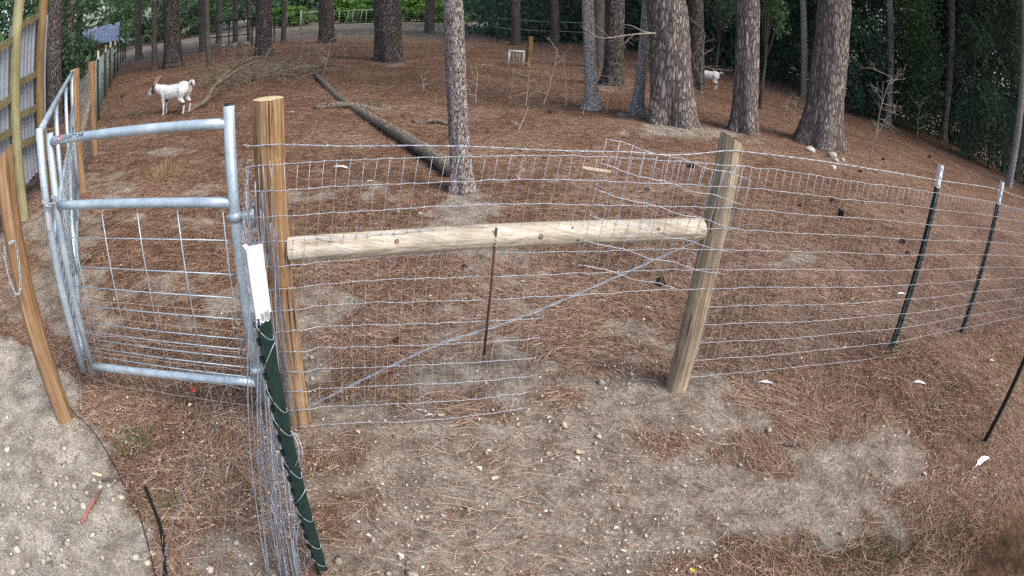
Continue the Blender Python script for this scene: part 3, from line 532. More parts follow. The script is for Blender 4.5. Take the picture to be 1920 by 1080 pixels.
# low sagging sheet left of the nearest post
pl_ = smoothpath(np.array([(-1.06, 1.78), (-.98, 1.35), (-.86, .95), (-.78, .68), (-.74, .5)]), 100); pld = np.r_[0, np.cumsum(np.linalg.norm(np.diff(pl_, axis=0), axis=1))]
def node_low(i, r):
    s_ = i * .0508; x_ = np.interp(s_, pld, pl_[:, 0]) + .035 * (r - 2.5) * (.4 + s_ * .5) + J3[i + 20, r, 0] * .0025; y_ = np.interp(s_, pld, pl_[:, 1])
    return np.array([x_, y_, .56 - .09 * r + J3[i + 20, r, 2] * .003 - .05 * math.sin(s_ * 2.5)])
sheet('wire_mesh_scrap', 'thin dull wire mesh sagging near the ground below the tube gate', node_low, list(range(0, 26)), list(range(6)), lambda i, r: i % 5 == 0 or True, .0013, .0004, M['wire_old'], knots=False)
# barbed wire along the top
bpath = smoothpath(np.array([[-1.03, 2.052, 1.325]] + D['barbC'] + D['barbR'] + D['barbR2'] + [[5.1, 3.54, 1.29], [7.4, 4.1, 1.2]]), 420)
bpath[:, 1] -= .012; bw = thing('barbed_wire', 'single twisted barbed strand strung along the top of the fence', 'barbed wire', bpath[0])
for ph in (0, math.pi):
    k = np.arange(len(bpath)); an = k * 1.1 + ph; off = np.stack([0 * an, np.cos(an), np.sin(an)], -1) * .0018
    MB().tube(bpath + off, .0013, 4).build('strand', M['wire'], bw)
mb = MB(); dd = np.r_[0, np.cumsum(np.linalg.norm(np.diff(bpath, axis=0), axis=1))]
for s_ in np.arange(.08, dd[-1], .125):
    p = np.array([np.interp(s_, dd, bpath[:, k]) for k in range(3)]); mb = MB(); mb.tube([p - [.004, 0, 0], p + [.004, 0, 0]], .0034, 5)
    for q in range(4):
        a_ = rng.uniform(0, 6.28); mb.tube([p, p + np.array([rng.normal(0, .004), math.cos(a_) * .014, math.sin(a_) * .014])], [.0012, .0004], 4)
    mb.build('barb', M['wire'], bw)
# diagonal twisted brace wire
bp = smoothpath(np.array(D['brace']), 120); br_ = thing('brace_wire', 'twisted double brace wire slanting up from the corner post foot', 'wire', bp[0])
for ph in (0, math.pi):
    k = np.arange(120); an = k * .55 + ph; MB().tube(bp + np.stack([0 * an, np.cos(an), np.sin(an)], -1) * .0042, .0022, 5).build('strand', M['wire'], br_)
q0, q1 = np.array(D['rod'][0]), np.array(D['rod'][1])
rd = thing('iron_rod', 'thin rusty iron rod hanging upright against the wire mesh', 'rod', q1); MB().tube([q0, (q0 + q1) / 2 + [.003, 0, 0], q1], .0052, 8).build('shaft', M['rust'], rd)
mb = MB()
for z_ in (.05, .085): 
    c_ = q0 + (q1 - q0) * z_ / .6; mb.tube([c_ + np.array([math.cos(t_) * .009, math.sin(t_) * .009, .002 * t_]) for t_ in np.linspace(0, 6.2, 12)], .0014, 4)
mb.build('wire_tie', M['wire'], rd)
# wire tangle hanging from the top line wire
tg = np.array(node_main(18, 0)); hw = thing('wire_curl', 'small curl of loose wire hanging off the top mesh wire', 'wire', tg)
cur = [tg + np.array([.012 * math.sin(t_ * 1.9) - .006 * t_ / 3, -.012 + .004 * math.cos(t_ * 2), -.0135 * t_]) for t_ in np.linspace(0, 7, 40)]
MB().tube(cur, .0013, 4).build('strand', M['wire'], hw)

# ------------------------------------------------------------------ steel T-posts
def t_post(label, base, top, tipfrac, yaw, m_, size=.038, group=None, studs=True, tip=True):
    base = np.asarray(base, float); top = np.asarray(top, float); t_ = thing('steel_post', label, 'post', base, group)
    ax = top - base; L = np.linalg.norm(ax); ax /= L; fdir = np.array([math.cos(yaw), math.sin(yaw), 0]); fdir -= ax * (fdir @ ax); fdir /= np.linalg.norm(fdir); nrm = np.cross(ax, fdir)
    def prof(mb, z0, z1, g=0):
        rot = np.stack([fdir, nrm, ax], -1); c_ = base + ax * (z0 + z1) / 2
        mb.box(c_, (size + g, .0042 + g, z1 - z0), rot); mb.box(c_ - nrm * size * .45, (.0042 + g, size * .9 - .004 + g, z1 - z0 - .0003), rot)
        return rot
    zt = L * (1 - tipfrac) if tip else L
    mb = MB(); rot = prof(mb, -.2, zt)
    if studs:
        for z_ in np.arange(.12, zt - .01, .054): mb.box(base + ax * z_ + nrm * .006, (size * .42, .010, .014), rot)
    mb.build('shaft', m_, t_, smooth=False)
    if tip:
        mb = MB(); prof(mb, zt, L, .0012 if size < .043 else .009)
        for z_ in np.arange(zt + .02, L - .01, .054): mb.box(base + ax * z_ + nrm * .0065, (size * .44, .011, .0145), rot)
        if size > .043:      # ragged lower paint edge on the nearest post
            for q in range(14):
                u_ = rng.uniform(-.5, .5); mb.box(base + ax * (zt - rng.uniform(0, .012)) + fdir * u_ * size, (.008, .0135, rng.uniform(.01, .035)), rot)
                v_ = rng.uniform(.1, .9); mb.box(base + ax * (zt - rng.uniform(0, .012)) - nrm * size * .9 * v_, (.0135, .008, rng.uniform(.01, .035)), rot)
        mb.build('white_tip', M['white'], t_, smooth=False)
    return t_
N1, N0 = np.array(D['N'][0]), np.array(D['N'][1])
np_ = t_post('nearest dark green steel fence post with a ragged white painted top, wrapped in wire', N0, N1, .148, math.radians(128), M['tpost'], .044)
for z_, tl in ((1.02, .02), (.93, -.03), (.80, .03), (.71, .025), (.55, .03), (.42, -.02), (.34, .02), (.2, .02), (.1, .02)):
    c_ = N0 + (N1 - N0) * (z_ / 1.246)
    fv = np.array([math.cos(math.radians(128)), math.sin(math.radians(128)), 0]); nv = np.array([-fv[1], fv[0], 0])
    lp = [c_ + fv * math.cos(t_) * .026 + nv * (math.sin(t_) * .024 - .014) + np.array([0, 0, tl * math.sin(t_ + .6) * 1.6]) for t_ in np.linspace(0, 6.28, 22)]
    MB().tube(lp, .0013, 5).build('tie_wire', M['wire'], np_)
mb = MB(); lp = [N0 + np.array([.035, -.03, .73]) + np.array([.02 * math.sin(t_ * .7), .01 * math.cos(t_), -.026 * t_]) for t_ in np.linspace(0, 5, 30)]
mb.tube(lp, .0015, 5); mb.tube([np.array(p) + [.008, .006, -.01] for p in lp], .0015, 5); mb.build('loose_tie', M['wire'], np_)
t_post('green steel post with white tip, first along the fence from the grey brace post', (2.537, 2.93, gz(2.537, 2.93)), (2.545, 2.93, 1.406), .115, math.radians(200), M['tpost'], .040)
t_post('green steel post with white tip, second along the fence from the grey brace post', (3.517, 3.17, gz(3.517, 3.17)), (3.53, 3.17, 1.403), .14, math.radians(200), M['tpost'], .040)
t_post('black steel post cut by the photo edge beside a white feather', (2.91, 1.94, gz(2.91, 1.94)), (2.975, 1.94, 1.1), .1, math.radians(200), M['tpost_dark'], .034, studs=False, tip=False)

# ------------------------------------------------------------------ gates
gh, gl = np.array(D['gh']), np.array(D['gl']); Z_ = D['gz']
def on_gate(u, z): return np.array([gh[0] + (gl[0] - gh[0]) * u, gh[1] + (gl[1] - gh[1]) * u, z])
gate = thing('tube_gate', 'galvanised tube and wire walk gate hung on the orange brown corner post', 'gate', on_gate(.5, float(gz(*gh))))
def lerp(a_, b_, u): return a_ + (b_ - a_) * u
TR_ = .0222
for nm, key in (('top_rail', 'top'), ('middle_rail', 'mid'), ('bottom_rail', 'bot')):
    z0, z1 = Z_[key]; bow = .0
    o = MB().tube([on_gate(u, lerp(z0, z1, u) + bow * math.sin(u * math.pi)) for u in np.linspace(0.012, .985, 9)], TR_, 16).build(nm, M['galv'], gate)
    if nm == 'top_rail':
        # sticker: small red mark and dark lettering on the rail
        fdv = np.array([gh[0] - gl[0], gh[1] - gl[1], 0]); fdv /= np.linalg.norm(fdv); outv = np.array([fdv[1], -fdv[0], 0]); 
        def dec(u, dz): return on_gate(u, lerp(z0, z1, u) + bow * math.sin(u * math.pi) + dz)
        def quad(mb, u, w_, h_, dz=0, sk=0):
            c_ = dec(u, dz); n_ = outv * math.cos(.5) + np.array([0, 0, math.sin(.5)]); up_ = np.array([0, 0, 1]) * math.cos(.5) - outv * math.sin(.5); c_ = c_ + n_ * (TR_ + .0012)
            mb.add([c_ - fdv * w_ / 2 - up_ * h_ / 2, c_ + fdv * w_ / 2 - up_ * h_ / 2, c_ + fdv * (w_ / 2 + sk) + up_ * h_ / 2, c_ + fdv * (-w_ / 2 + sk) + up_ * h_ / 2], [(0, 1, 2, 3)])
        mb = MB(); c_ = dec(.915, .002); n_ = outv * math.cos(.5) + np.array([0, 0, math.sin(.5)]); up_ = np.array([0, 0, 1]) * math.cos(.5) - outv * math.sin(.5); c_ = c_ + n_ * (TR_ + .001)
        mb.add([c_ - fdv * .016 - up_ * .013, c_ + fdv * .016 - up_ * .013, c_ + fdv * .006 + up_ * .017, c_ - fdv * .004 + up_ * .017], [(0, 1, 2, 3)]); mb.build('sticker', M['red'], o, smooth=False)
        mb = MB(); c_ = c_ + n_ * .0006; mb.add([c_ - fdv * .006 - up_ * .008, c_ + fdv * .008 - up_ * .008, c_ + fdv * .002 + up_ * .007], [(0, 1, 2)]); mb.build('sticker_mark', M['white'], o, smooth=False)
        tc_ = bpy.data.curves.new('lettering', 'FONT'); tc_.body = 'COUNTYLINE'; tc_.size = .026; tc_.extrude = .0003; tc_.align_x = 'LEFT'
        to = bpy.data.objects.new('lettering', tc_); COL.objects.link(to); tc_.materials.append(M['black'])
        pos = dec(.893, 0) + n_ * (TR_ + .0016) - up_ * .007
        to.parent = o; to.matrix_world = Matrix(((fdv[0], up_[0], n_[0], pos[0]), (fdv[1], up_[1], n_[1], pos[1]), (fdv[2], up_[2], n_[2], pos[2]), (0, 0, 0, 1)))
        dg = bpy.context.evaluated_depsgraph_get(); mm = bpy.data.meshes.new_from_object(to.evaluated_get(dg)); mo = bpy.data.objects.new('lettering', mm); COL.objects.link(mo)
        mo.parent = o; mo.matrix_parent_inverse = Matrix(); mo.matrix_local = Matrix.Translation(-Vector(gate.location)) @ Matrix(((fdv[0], up_[0], n_[0], pos[0]), (fdv[1], up_[1], n_[1], pos[1]), (fdv[2], up_[2], n_[2], pos[2]), (0, 0, 0, 1)))
        bpy.data.objects.remove(to)
MB().tube([on_gate(0, Z_['sbot'][0]), on_gate(0, .6), on_gate(0, 1.0), on_gate(0, Z_['stop'][0] + .03)], .0235, 18).build('hinge_stile', M['galv'], gate)
MB().tube([on_gate(0, Z_['stop'][0] + .030), on_gate(0, Z_['stop'][0] + .036)], .0215, 18).build('stile_cap', M['tpost_dark'], gate)
MB().tube([on_gate(1, Z_['sbot'][1]), on_gate(1, .6), on_gate(1, 1.0), on_gate(1, Z_['stop'][1] + .03)], .0215, 18).build('latch_stile', M['galv'], gate)
for zz_ in D['grods']: MB().tube([on_gate(.005, zz_), on_gate(.5, zz_ - .002), on_gate(.995, zz_)], .0029, 6).build('cross_rod', M['galv'], gate)
gw = [.035, .235, .435, .635, .835]
for u in (.05, .262, .474, .686, .898): MB().tube([on_gate(u, Z_['mid'][0] - .01) + [0, -.004, 0], on_gate(u, Z_['bot'][0] + .02) + [0, -.004, 0]], .0027, 6).build('upright_rod', M['galv'], gate)
# strap hinge on the post side
hp = on_gate(0, 1.02); mb = MB(); mb.tube([hp - [0, 0, .019], hp + [0, 0, .019]], .0275, 18)
mb.box(hp + [.045, .012, 0], (.06, .012, .032)); mb.tube([hp + [.075, .018, -.05], hp + [.075, .018, .03]], .010, 10); mb.box(hp + [-.03, -.004, 0], (.012, .02, .014)); mb.build('hinge', M['galv'], gate)
MB().tube([hp + [.075, .018, .03], hp + [.08, .02, .045], hp + [.13, .05, .05]], .009, 8).build('hinge_pin', M['galv'], gate)
hb = on_gate(0, .30); mb = MB(); mb.tube([hb - [0, 0, .016], hb + [0, 0, .016]], .0275, 18); mb.box(hb + [.045, .012, 0], (.06, .012, .03)); mb.build('hinge', M['galv'], gate)
# second mesh wired on below the gate
def node_apron(i, r):
    p = on_gate(1.0 - i * .0942, .60 - .0985 * r + J3[i, r, 2] * .004 - .02 * (r > 5) * (1 - i / 11)); return p + np.array([J3[i, r, 0] * .004, -.022 - .01 * r / 7 + J3[i, r, 1] * .003, 0])
ap = sheet('wire_apron', 'thin brownish wire mesh wired across the lower half of the walk gate', node_apron, list(range(11)), list(range(8)), lambda i, r: True, .0014, .0012, simple('rusting_wire', (.42, .37, .33), .6, .3, .3, 60), knots=False)
# long farm gate swung open beyond
(gn, gf, zn, zbn, zf, zbf) = D['g2']; gn, gf = np.array(gn), np.array(gf)
def on_g2(u, w_): return np.array([gn[0] + (gf[0] - gn[0]) * u, gn[1] + (gf[1] - gn[1]) * u, lerp(lerp(zbn, zbf, u), lerp(zn, zf, u), w_)])
g2 = thing('farm_gate', 'long galvanised farm gate swung open, seen nearly end on behind the walk gate', 'gate', on_g2(.5, 0))
MB().tube([on_g2(u, 1) for u in np.linspace(0, 1, 6)], .0215, 16).build('top_rail', M['galv'], g2)
MB().tube([on_g2(u, .03) for u in np.linspace(0, 1, 6)], .0215, 16).build('bottom_rail', M['galv'], g2)
MB().tube([on_g2(0, w_) for w_ in (0, .3, .7, 1.02)], .0225, 16).build('near_stile', M['galv'], g2)
MB().tube([on_g2(1, w_) for w_ in (0, .3, .7, 1.02)], .0215, 16).build('far_stile', M['galv'], g2)
for u in (.33, .67): MB().tube([on_g2(u, .04), on_g2(u, .98)], .019, 12).build('upright', M['galv'], g2)
MB().tube([on_g2(.34, .05), on_g2(.985, .72)], .018, 12).build('diagonal_brace', M['galv'], g2)
MB().tube([on_g2(.02, .55), on_g2(.98, .55)], .018, 12).build('middle_rail', M['galv'], g2)
for k in range(10): MB().tube([on_g2(.01, .06 + k * .05), on_g2(.99, .06 + k * .05)], .0026, 5).build('cross_rod', M['galv'], g2)
for k in range(24): MB().tube([on_g2(.02 + k * .0415, .04), on_g2(.02 + k * .0415, .55)], .0022, 5).build('upright_rod', M['galv'], g2)
t0 = on_g2(0, .66); mb = MB(); mb.box(t0 + np.array([.012, -.020, 0]), (.022, .004, .09), None); mb.build('label_sticker', M['white'], g2, smooth=False)
# chains
def chain(name, label, pts, n, ln, rw, m_):
    p = smoothpath(np.asarray(pts, float), n + 1); t_ = thing(name, label, 'chain', p[0])
    for i in range(n):
        a_, b_ = p[i], p[i + 1]; d_ = (b_ - a_) / np.linalg.norm(b_ - a_); c_ = (a_ + b_) / 2
        s_ = np.cross(d_, [0, 1, 0.1]) ; s_ /= np.linalg.norm(s_); w_ = np.cross(d_, s_); sd_ = s_ if i % 2 else (s_ * .45 + w_ * .9)
        L_ = np.linalg.norm(b_ - a_) * .62
        ring = [c_ + d_ * L_ * math.cos(t2) + sd_ * rw * 2.6 * math.sin(t2) for t2 in np.linspace(0, 2 * math.pi, 15)]
        MB().tube(ring, rw, 5, cap=False).build('link', m_, t_)
    return t_
chain('chain', 'bright steel chain looped on the orange latch post', D['chain'], 19, .03, .0024, M['galv'])
chain('chain', 'short chain tying the farm gate to the walk gate', D['gchain'] + [list(np.array(D['gchain'][0]) + [.03, .05, .0])], 9, .03, .003, M['galv'])

# ------------------------------------------------------------------ left: far fence and corrugated screen
P1, P2 = np.array(D['P1']), np.array(D['P2'])
wooden_post('gate_hinge_post', 'squared orange timber post holding the far end of the farm gate', P1, P1 + [-.02, 0, D['P1h']], .068, M['wood_orange'], 23)
wooden_post('line_post', 'orange round fence post just beyond the farm gate hinge post', P2, P2 + [0, 0, D['P2h']], .066, M['wood_orange'], 29)
ra, rb_ = P1 + np.array([0, .06, .62]), P2 + np.array([0, -.05, .80])
rr_ = thing('brace_rail', 'grey log brace between the two orange far fence posts', 'rail', (ra + rb_) / 2)
mb = MB(); post_mesh(mb, ra, rb_, .05, n=16, rows=14, seed=5); mb.build('shaft', M['wood_grey'], rr_)
ordn = ['first', 'second', 'third', 'fourth', 'fifth', 'sixth', 'seventh', 'eighth', 'ninth']
for k, (x_, y_, z_, h_) in enumerate(D['LT']):
    t_post(f'white tipped steel post, {ordn[k]} beyond the orange posts along the distant fence', (x_, y_, z_), (x_, y_, z_ + h_), .12, math.radians(40), M['tpost'], .042 + .004 * k, 'white tipped posts along the distant fence', studs=False)
fl = np.array([P1, P2] + [q[:3] for q in D['LT']]); fls = np.r_[0, np.cumsum(np.linalg.norm(np.diff(fl[:, :2], axis=0), axis=1))]
def node_far(i, r):
    s_ = i * .30; p = np.array([np.interp(s_, fls, fl[:, k]) for k in range(3)]); p[2] += 1.22 - .1016 * r; p[0] -= .05; return p
fw_ = thing('woven_wire_panel', 'far woven wire strung along the white tipped posts', 'wire fence', fl[2])
for r in range(0, 13, 1): MB().tube([node_far(i, r) for i in range(0, 110, 4)], .0032, 3).build('line_wire', M['farwire'], fw_)
for i in range(0, 190): MB().tube([node_far(i * .34, 0), node_far(i * .34, 12)], .0024, 3).build('stay_wire', M['farwire'], fw_)
# corrugated steel screen
S = np.array(D['S']); S2 = np.array(D['S2'] + [float(gz(*D['S2']))])
wooden_post('round_pole', 'pale green treated pole, nearest of the corrugated screen', S, (S[0], S[1], 4.2), .073, M['wood_green'], 41)
wooden_post('round_pole', 'brown pole at the far end of the corrugated screen', S2, (S2[0], S2[1], 4.2), .072, M['wood_brown'], 43)
scr = thing('corrugated_screen', 'grey corrugated steel screen with wooden girts behind the farm gate', 'screen', S)
sdv = S2[:2] - S[:2]; sl = np.linalg.norm(sdv); sdv /= sl; snr = np.array([-sdv[1], sdv[0]])
def on_s(s_, off, z): return np.array([S[0] + sdv[0] * s_ + snr[0] * off, S[1] + sdv[1] * s_ + snr[1] * off, z])
for z0, z1 in D['girts']:
    for sa, sb in ((-3.2, -.085), (.085, sl - .085)):
        k0 = z0 + (z1 - z0) * sa / sl; k1 = z0 + (z1 - z0) * sb / sl
        if sa < 0: k0 -= .12; k1 -= .12
        d_ = on_s(sb, .03, k1) - on_s(sa, .03, k0); L_ = np.linalg.norm(d_); d_ /= L_; n_ = np.array([snr[0], snr[1], 0]); u_ = np.cross(n_, d_)
        MB().box((on_s(sb, .03, k1) + on_s(sa, .03, k0)) / 2, (L_, .04, .085), np.stack([d_, n_, u_], -1)).build('girt', M['girt'], scr, smooth=False)
for sa, sb, zt_ in ((-3.3, -.02, 2.14), (.0, sl + .6, 2.34)):
    n_ = int((sb - sa) / .0125); prof_ = []
    for i in range(n_ + 1):
        s_ = sa + (sb - sa) * i / n_; ph = (s_ / .15) % 1; of = .075 + .04 * (1 if ph < .3 else (0 if .45 < ph < .85 else .5)); prof_.append((s_, of))
    bot = [on_s(s_, o_, .45 + .0 * s_) for s_, o_ in prof_]; top = [on_s(s_, o_, zt_ + .06 * s_) for s_, o_ in prof_]
    MB().add(bot + top, [(i, i + 1, n_ + 2 + i, n_ + 1 + i) for i in range(n_)]).build('sheet', M['sheet'], scr, smooth=False)

# ------------------------------------------------------------------ trees
def crown_mesh(name, seed, R=2.6, Hh=7, n=2600, s=.16):
    r_ = np.random.default_rng(seed); cl = 46
    cz = r_.uniform(0, Hh, cl); rad = R * np.sqrt(np.clip(1 - ((cz - Hh * .4) / (Hh * .62)) ** 2, .05, 1)); an = r_.uniform(0, 6.28, cl); rr = rad * np.sqrt(r_.uniform(.05, 1, cl))
    C_ = np.stack([rr * np.cos(an), rr * np.sin(an), cz], -1); k = r_.integers(0, cl, n); p = C_[k] + r_.normal(0, .33, (n, 3)) * [1, 1, .6]
    return leafquads(p, r_.uniform(.6, 1.3, n) * s, r_)
def leafquads(p, s, r_, flat=0., narrow=.55):
    n = len(p); u = r_.normal(0, 1, (n, 3)); u[:, 2] *= (1 - flat); u /= np.linalg.norm(u, axis=1)[:, None]
    w = r_.normal(0, 1, (n, 3)); w = np.cross(u, w); w /= np.linalg.norm(w, axis=1)[:, None]; s = np.asarray(s)[:, None]
    return np.stack([p - u * s, p + w * s * narrow, p + u * s, p - w * s * narrow], 1).reshape(-1, 3)
CROWN = [fast_mesh('crown', crown_mesh('crown', 100 + k), 4, M['leaf_blue']) for k in range(3)]
crown_data = [o.data for o in CROWN]
for o in CROWN: bpy.data.objects.remove(o)
def trunk(name, label, spec, m_, group=None, height=17, n=28, detail=1, crown=True, limbs=True, seed=0, csc=1.):
    x_, y_, z_, rb, rt, h, lx, ly = spec
    t_ = thing(name, label, 'tree', (x_, y_, z_), group)
    lev = np.r_[np.linspace(-.25, 1.2, 14 * detail), np.linspace(1.3, 6.5, 18 * detail), np.linspace(7, height, 9)]
    th = np.linspace(0, 2 * math.pi, n, endpoint=False); vs = []
    rm_ = rt * 1.03
    for L in lev:
        zz = max(L, 0); r_ = rm_ + (rb - rm_) * math.exp(-zz / max(.16, rb * .9)) + (rb - rm_) * .25 * math.exp(-zz / 1.6)
        if L > h: r_ = rt * max(.2, 1 - (L - h) / (height * 1.15))
        lob = 1 + .16 * math.exp(-zz / (rb * 1.1)) * np.sin(th * 5 + seed) + .09 * math.exp(-zz / (rb * 1.4)) * np.sin(th * 3 + seed * 2)
        ridge = fbm(th * (n / 6.28) * .33 + seed * 7, np.full(n, L * 2.2), seed + 5, 3)
        rr = r_ * lob * (1 + (.13 if detail > 1 else .07) * (ridge - .5))
        curve = .5 * min(zz, 8) ** 2 * .0
        # lean fades out with height so that tall trunks stay balanced
        zl = zz if zz < 5 else 5 + (zz - 5) * .4
        vs.append(np.stack([lx * zl + rr * np.cos(th), ly * zl + rr * np.sin(th), np.full(n, L)], -1))
    vs = np.concatenate(vs); m = len(lev)
    fs_ = [(i * n + k, i * n + (k + 1) % n, (i + 1) * n + (k + 1) % n, (i + 1) * n + k) for i in range(m - 1) for k in range(n)] + [tuple(range((m - 1) * n, m * n))]
    MB().add(vs, fs_).build('trunk', m_, t_, world_coords=False)
    zl = 5 + (height - 5) * .4
    if crown:
        c_ = bpy.data.objects.new('crown', crown_data[seed % 3]); COL.objects.link(c_); c_.parent = t_; c_.location = (lx * zl, ly * zl, height - 6 * csc); c_.rotation_euler[2] = seed * 1.3; c_.scale = (csc,) * 3
        mb = MB(); r2 = random.Random(seed)
        for k in range(7):
            a_ = r2.uniform(0, 6.28); z0 = height - 6 * csc + k * .8 * csc; L_ = r2.uniform(1.2, 2.2) * csc
            mb.tube([(lx * zl, ly * zl, z0), (lx * zl + math.cos(a_) * L_ * .5, ly * zl + math.sin(a_) * L_ * .5, z0 + .25), (lx * zl + math.cos(a_) * L_, ly * zl + math.sin(a_) * L_, z0 + .7)], [.05, .035, .012], 5)
        mb.build('limbs', M['bark_far'], t_, world_coords=False)
    return t_
T = D['T']
trunk('pine_tree', 'slim pale pink barked pine standing just behind the wire fence', T['slim'], M['bark_pink'], n=64, detail=3, seed=1, height=13, csc=.8)
trunk('pine_tree', 'thickest reddish pine trunk with wide flared base behind the grey brace post', T['big'], M['bark_big'], n=96, detail=3, seed=2)
trunk('pine_tree', 'dark sided pine trunk between the thickest pine and the rock ringed pine', T['mid'], M['bark_big'], n=72, detail=3, seed=3)
trunk('pine_tree', 'broad reddish pine trunk with white rocks at its foot', T['right'], M['bark_big'], n=96, detail=3, seed=4)
trunk('hardwood_tree', 'slender smooth pale grey trunk in front of a darker pine', T['gray'], M['bark_grey'], n=40, detail=2, seed=5, height=12, csc=.8)
trunk('pine_tree', 'dark pine behind the slender pale grey trunk', T['back'], M['bark_dark'], n=40, detail=2, seed=6)
trunk('hardwood_tree', 'thin leaning grey trunk touching the thickest pine', T['lean'], M['bark_grey'], n=36, detail=2, seed=7, height=11, csc=.7)
trunk('pine_tree', 'grey pine half hidden behind the thickest pine, beside the far goat', T['behind'], M['bark_dark'], n=36, detail=2, seed=8)
trunk('pine_tree', 'stout dark pine standing alone behind the fallen log', T['centre'], M['bark_dark'], n=56, detail=2, seed=9)
FT = [('c2', 'dark pine between the stout lone pine and the brush pile'), ('c3', 'dark pine rising behind the brush pile'), ('l1', 'dark thick trunk behind the standing white goat'), ('l2', 'thin dark trunk left of the thick trunk behind the goat'),
      ('l3', 'dark narrow trunk at the end of the white tipped fence'), ('l4', 'dark narrow pine above the fallen crooked limb'), ('l5', 'thin brown trunk rising over the fallen crooked limb'), ('f1', 'narrow far trunk nearest the black steel frame on its near side'),
      ('f2', 'narrow far trunk in front of the black steel frame'), ('f3', 'thinnest far trunk beside the black steel frame'), ('f4', 'small crooked far trunk near the pale pasture fence'), ('f5', 'dark far pine behind the white wire crate'),
      ('f6', 'dark far pine between the white wire crate and the pale grey trunk'), ('f7', 'dark trunk hidden right behind the slender pale grey trunk'), ('f8', 'dim far trunk left of the slim pale pine'),
      ('r1', 'thin grey trunk between the two reddish pines'), ('r2', 'thin grey trunk in front of the leafy evergreen shrub'), ('r3', 'leaning brown and grey trunk before the dark woods'), ('r4', 'thin leaning grey trunk at the photo edge above the last white tipped post'),
      ('a1', 'thick dark trunk rising behind the corrugated screen'), ('a2', 'leaning dark trunk beside the thick one behind the corrugated screen'), ('a3', 'dim dark trunk above the blue roof')]
for k, (key, lb) in enumerate(FT):
    trunk('forest_tree', lb, T[key], M['bark_dark'] if key in ('c2', 'c3', 'l1', 'a1', 'a2') else M['bark_big'] if key == 'r3' else M['bark_far'] if key[0] != 'r' else M['bark_grey'], n=20, seed=20 + k, height=15, csc=1.15, group='dark trunks of the wood')

# ------------------------------------------------------------------ foliage
def shrub(name, label, base, R, Hh, n, s, m_, seed, clumps=26, group=None, cat='shrub', stem=.05, low=.1, narrow=.55):
    r_ = np.random.default_rng(seed); base = np.array(base, float)
    t_ = thing(name, label, cat, base, group)
    cz = r_.uniform(low, 1, clumps); an = r_.uniform(0, 6.28, clumps); rr = R * np.sqrt(r_.uniform(.02, 1, clumps)) * np.sqrt(np.clip(1 - ((cz - .45) / .62) ** 2, .08, 1))
    C_ = np.stack([rr * np.cos(an), rr * np.sin(an), cz * Hh], -1); k = r_.integers(0, clumps, n)
    p = C_[k] + r_.normal(0, 1, (n, 3)) * np.array([R * .17, R * .17, Hh * .07]); p[:, 2] = np.maximum(p[:, 2], .05)
    fast_mesh('crown', leafquads(p, r_.uniform(.6, 1.3, n) * s, r_, 0., narrow), 4, m_, t_)
    mb = MB(); mb.tube([(0, 0, -.1), (.02, 0, Hh * .4), (0, .03, Hh * .8)], [stem, stem * .7, stem * .3], 6)
    for q in range(6):
        c_ = C_[q]; mb.tube([(0, 0, c_[2] * .5), tuple(c_ * [.6, .6, .85]), tuple(c_)], [stem * .5, stem * .3, stem * .12], 5)
    mb.build('trunk', M['bark_far'], t_, world_coords=False); return t_
def polar(az, r): 
    a_ = math.radians(az); x_, y_ = math.sin(a_) * r, math.cos(a_) * r; return (x_, y_, float(gz(x_, y_)))
# far wood as one mass of leaves
def wood_mass(name, label, m_, az0, az1, r0, r1, h0, h1, n, s, seed, clump=220):
    r_ = np.random.default_rng(seed); an = np.radians(r_.uniform(az0, az1, clump)); rr = r_.uniform(r0, r1, clump)
    cx_, cy_ = np.sin(an) * rr, np.cos(an) * rr; cz_ = gz(cx_, cy_) + r_.uniform(h0, h1, clump); sz = r_.uniform(.5, 1.3, clump)
    k = r_.integers(0, clump, n); p = np.stack([cx_[k], cy_[k], cz_[k]], -1) + r_.normal(0, 1, (n, 3)) * np.array([1.1, 1.1, .6]) * sz[k][:, None]
    p[:, 2] = np.maximum(p[:, 2], gz(p[:, 0], p[:, 1]) + .05)
    o = fast_mesh(name, leafquads(p, r_.uniform(.5, 1.3, n) * s, r_), 4, m_)
    return tag(o, label, 'woods', kind='stuff')
wood_mass('woodland_foliage', 'dark mass of leaves in the wood on the downhill side', M['leaf_dark'], 18, 72, 27, 48, .2, 9, 120000, .12, 1, 620)
wood_mass('woodland_foliage', 'tall shaded canopy over the downhill wood', M['leaf_dark'], 14, 80, 24, 52, 9, 16, 26000, .42, 2, 300)
wood_mass('woodland_foliage', 'dim leafy wood closing the view behind the pasture', M['leaf_mid'], -48.5, 22, 66, 84, .0, 8, 52000, .30, 3, 460)
wood_mass('woodland_foliage', 'tall far canopy behind the pasture', M['leaf_dark'], -47, 30, 66, 95, 7, 18, 26000, .6, 4, 300)
wood_mass('woodland_foliage', 'dark understorey between the pale grey trunk and the thickest pine', M['leaf_dark'], -4, 24, 34, 50, .0, 5, 36000, .18, 5, 300)
wood_mass('woodland_foliage', 'leafy growth behind the corrugated screen', M['leaf_mid'], -64, -46.2, 14, 24, .5, 7, 17000, .11, 6, 130)
shrub('evergreen_shrub', 'tall small leaved evergreen shrub behind the thin grey trunk on the slope', polar(35.3, 23.5), 1.9, 6.4, 18000, .07, M['leaf_mid'], 11, 50)
shrub('evergreen_shrub', 'low evergreen shrub beside the broad reddish pine', polar(31.3, 22.5), .9, 3.0, 5000, .075, M['leaf_dark'], 12, 24)
shrub('young_pine', 'feathery young pine at the upper corner over the dark slope', polar(46.0, 21.5), 1.7, 7.0, 14000, .15, M['leaf_blue'], 13, 46, cat='tree', narrow=.14)
shrub('young_pine', 'dim young pine behind the leaning brown trunk', polar(41, 31), 2.4, 7.5, 12000, .17, M['leaf_blue'], 14, 46, cat='tree', narrow=.16)
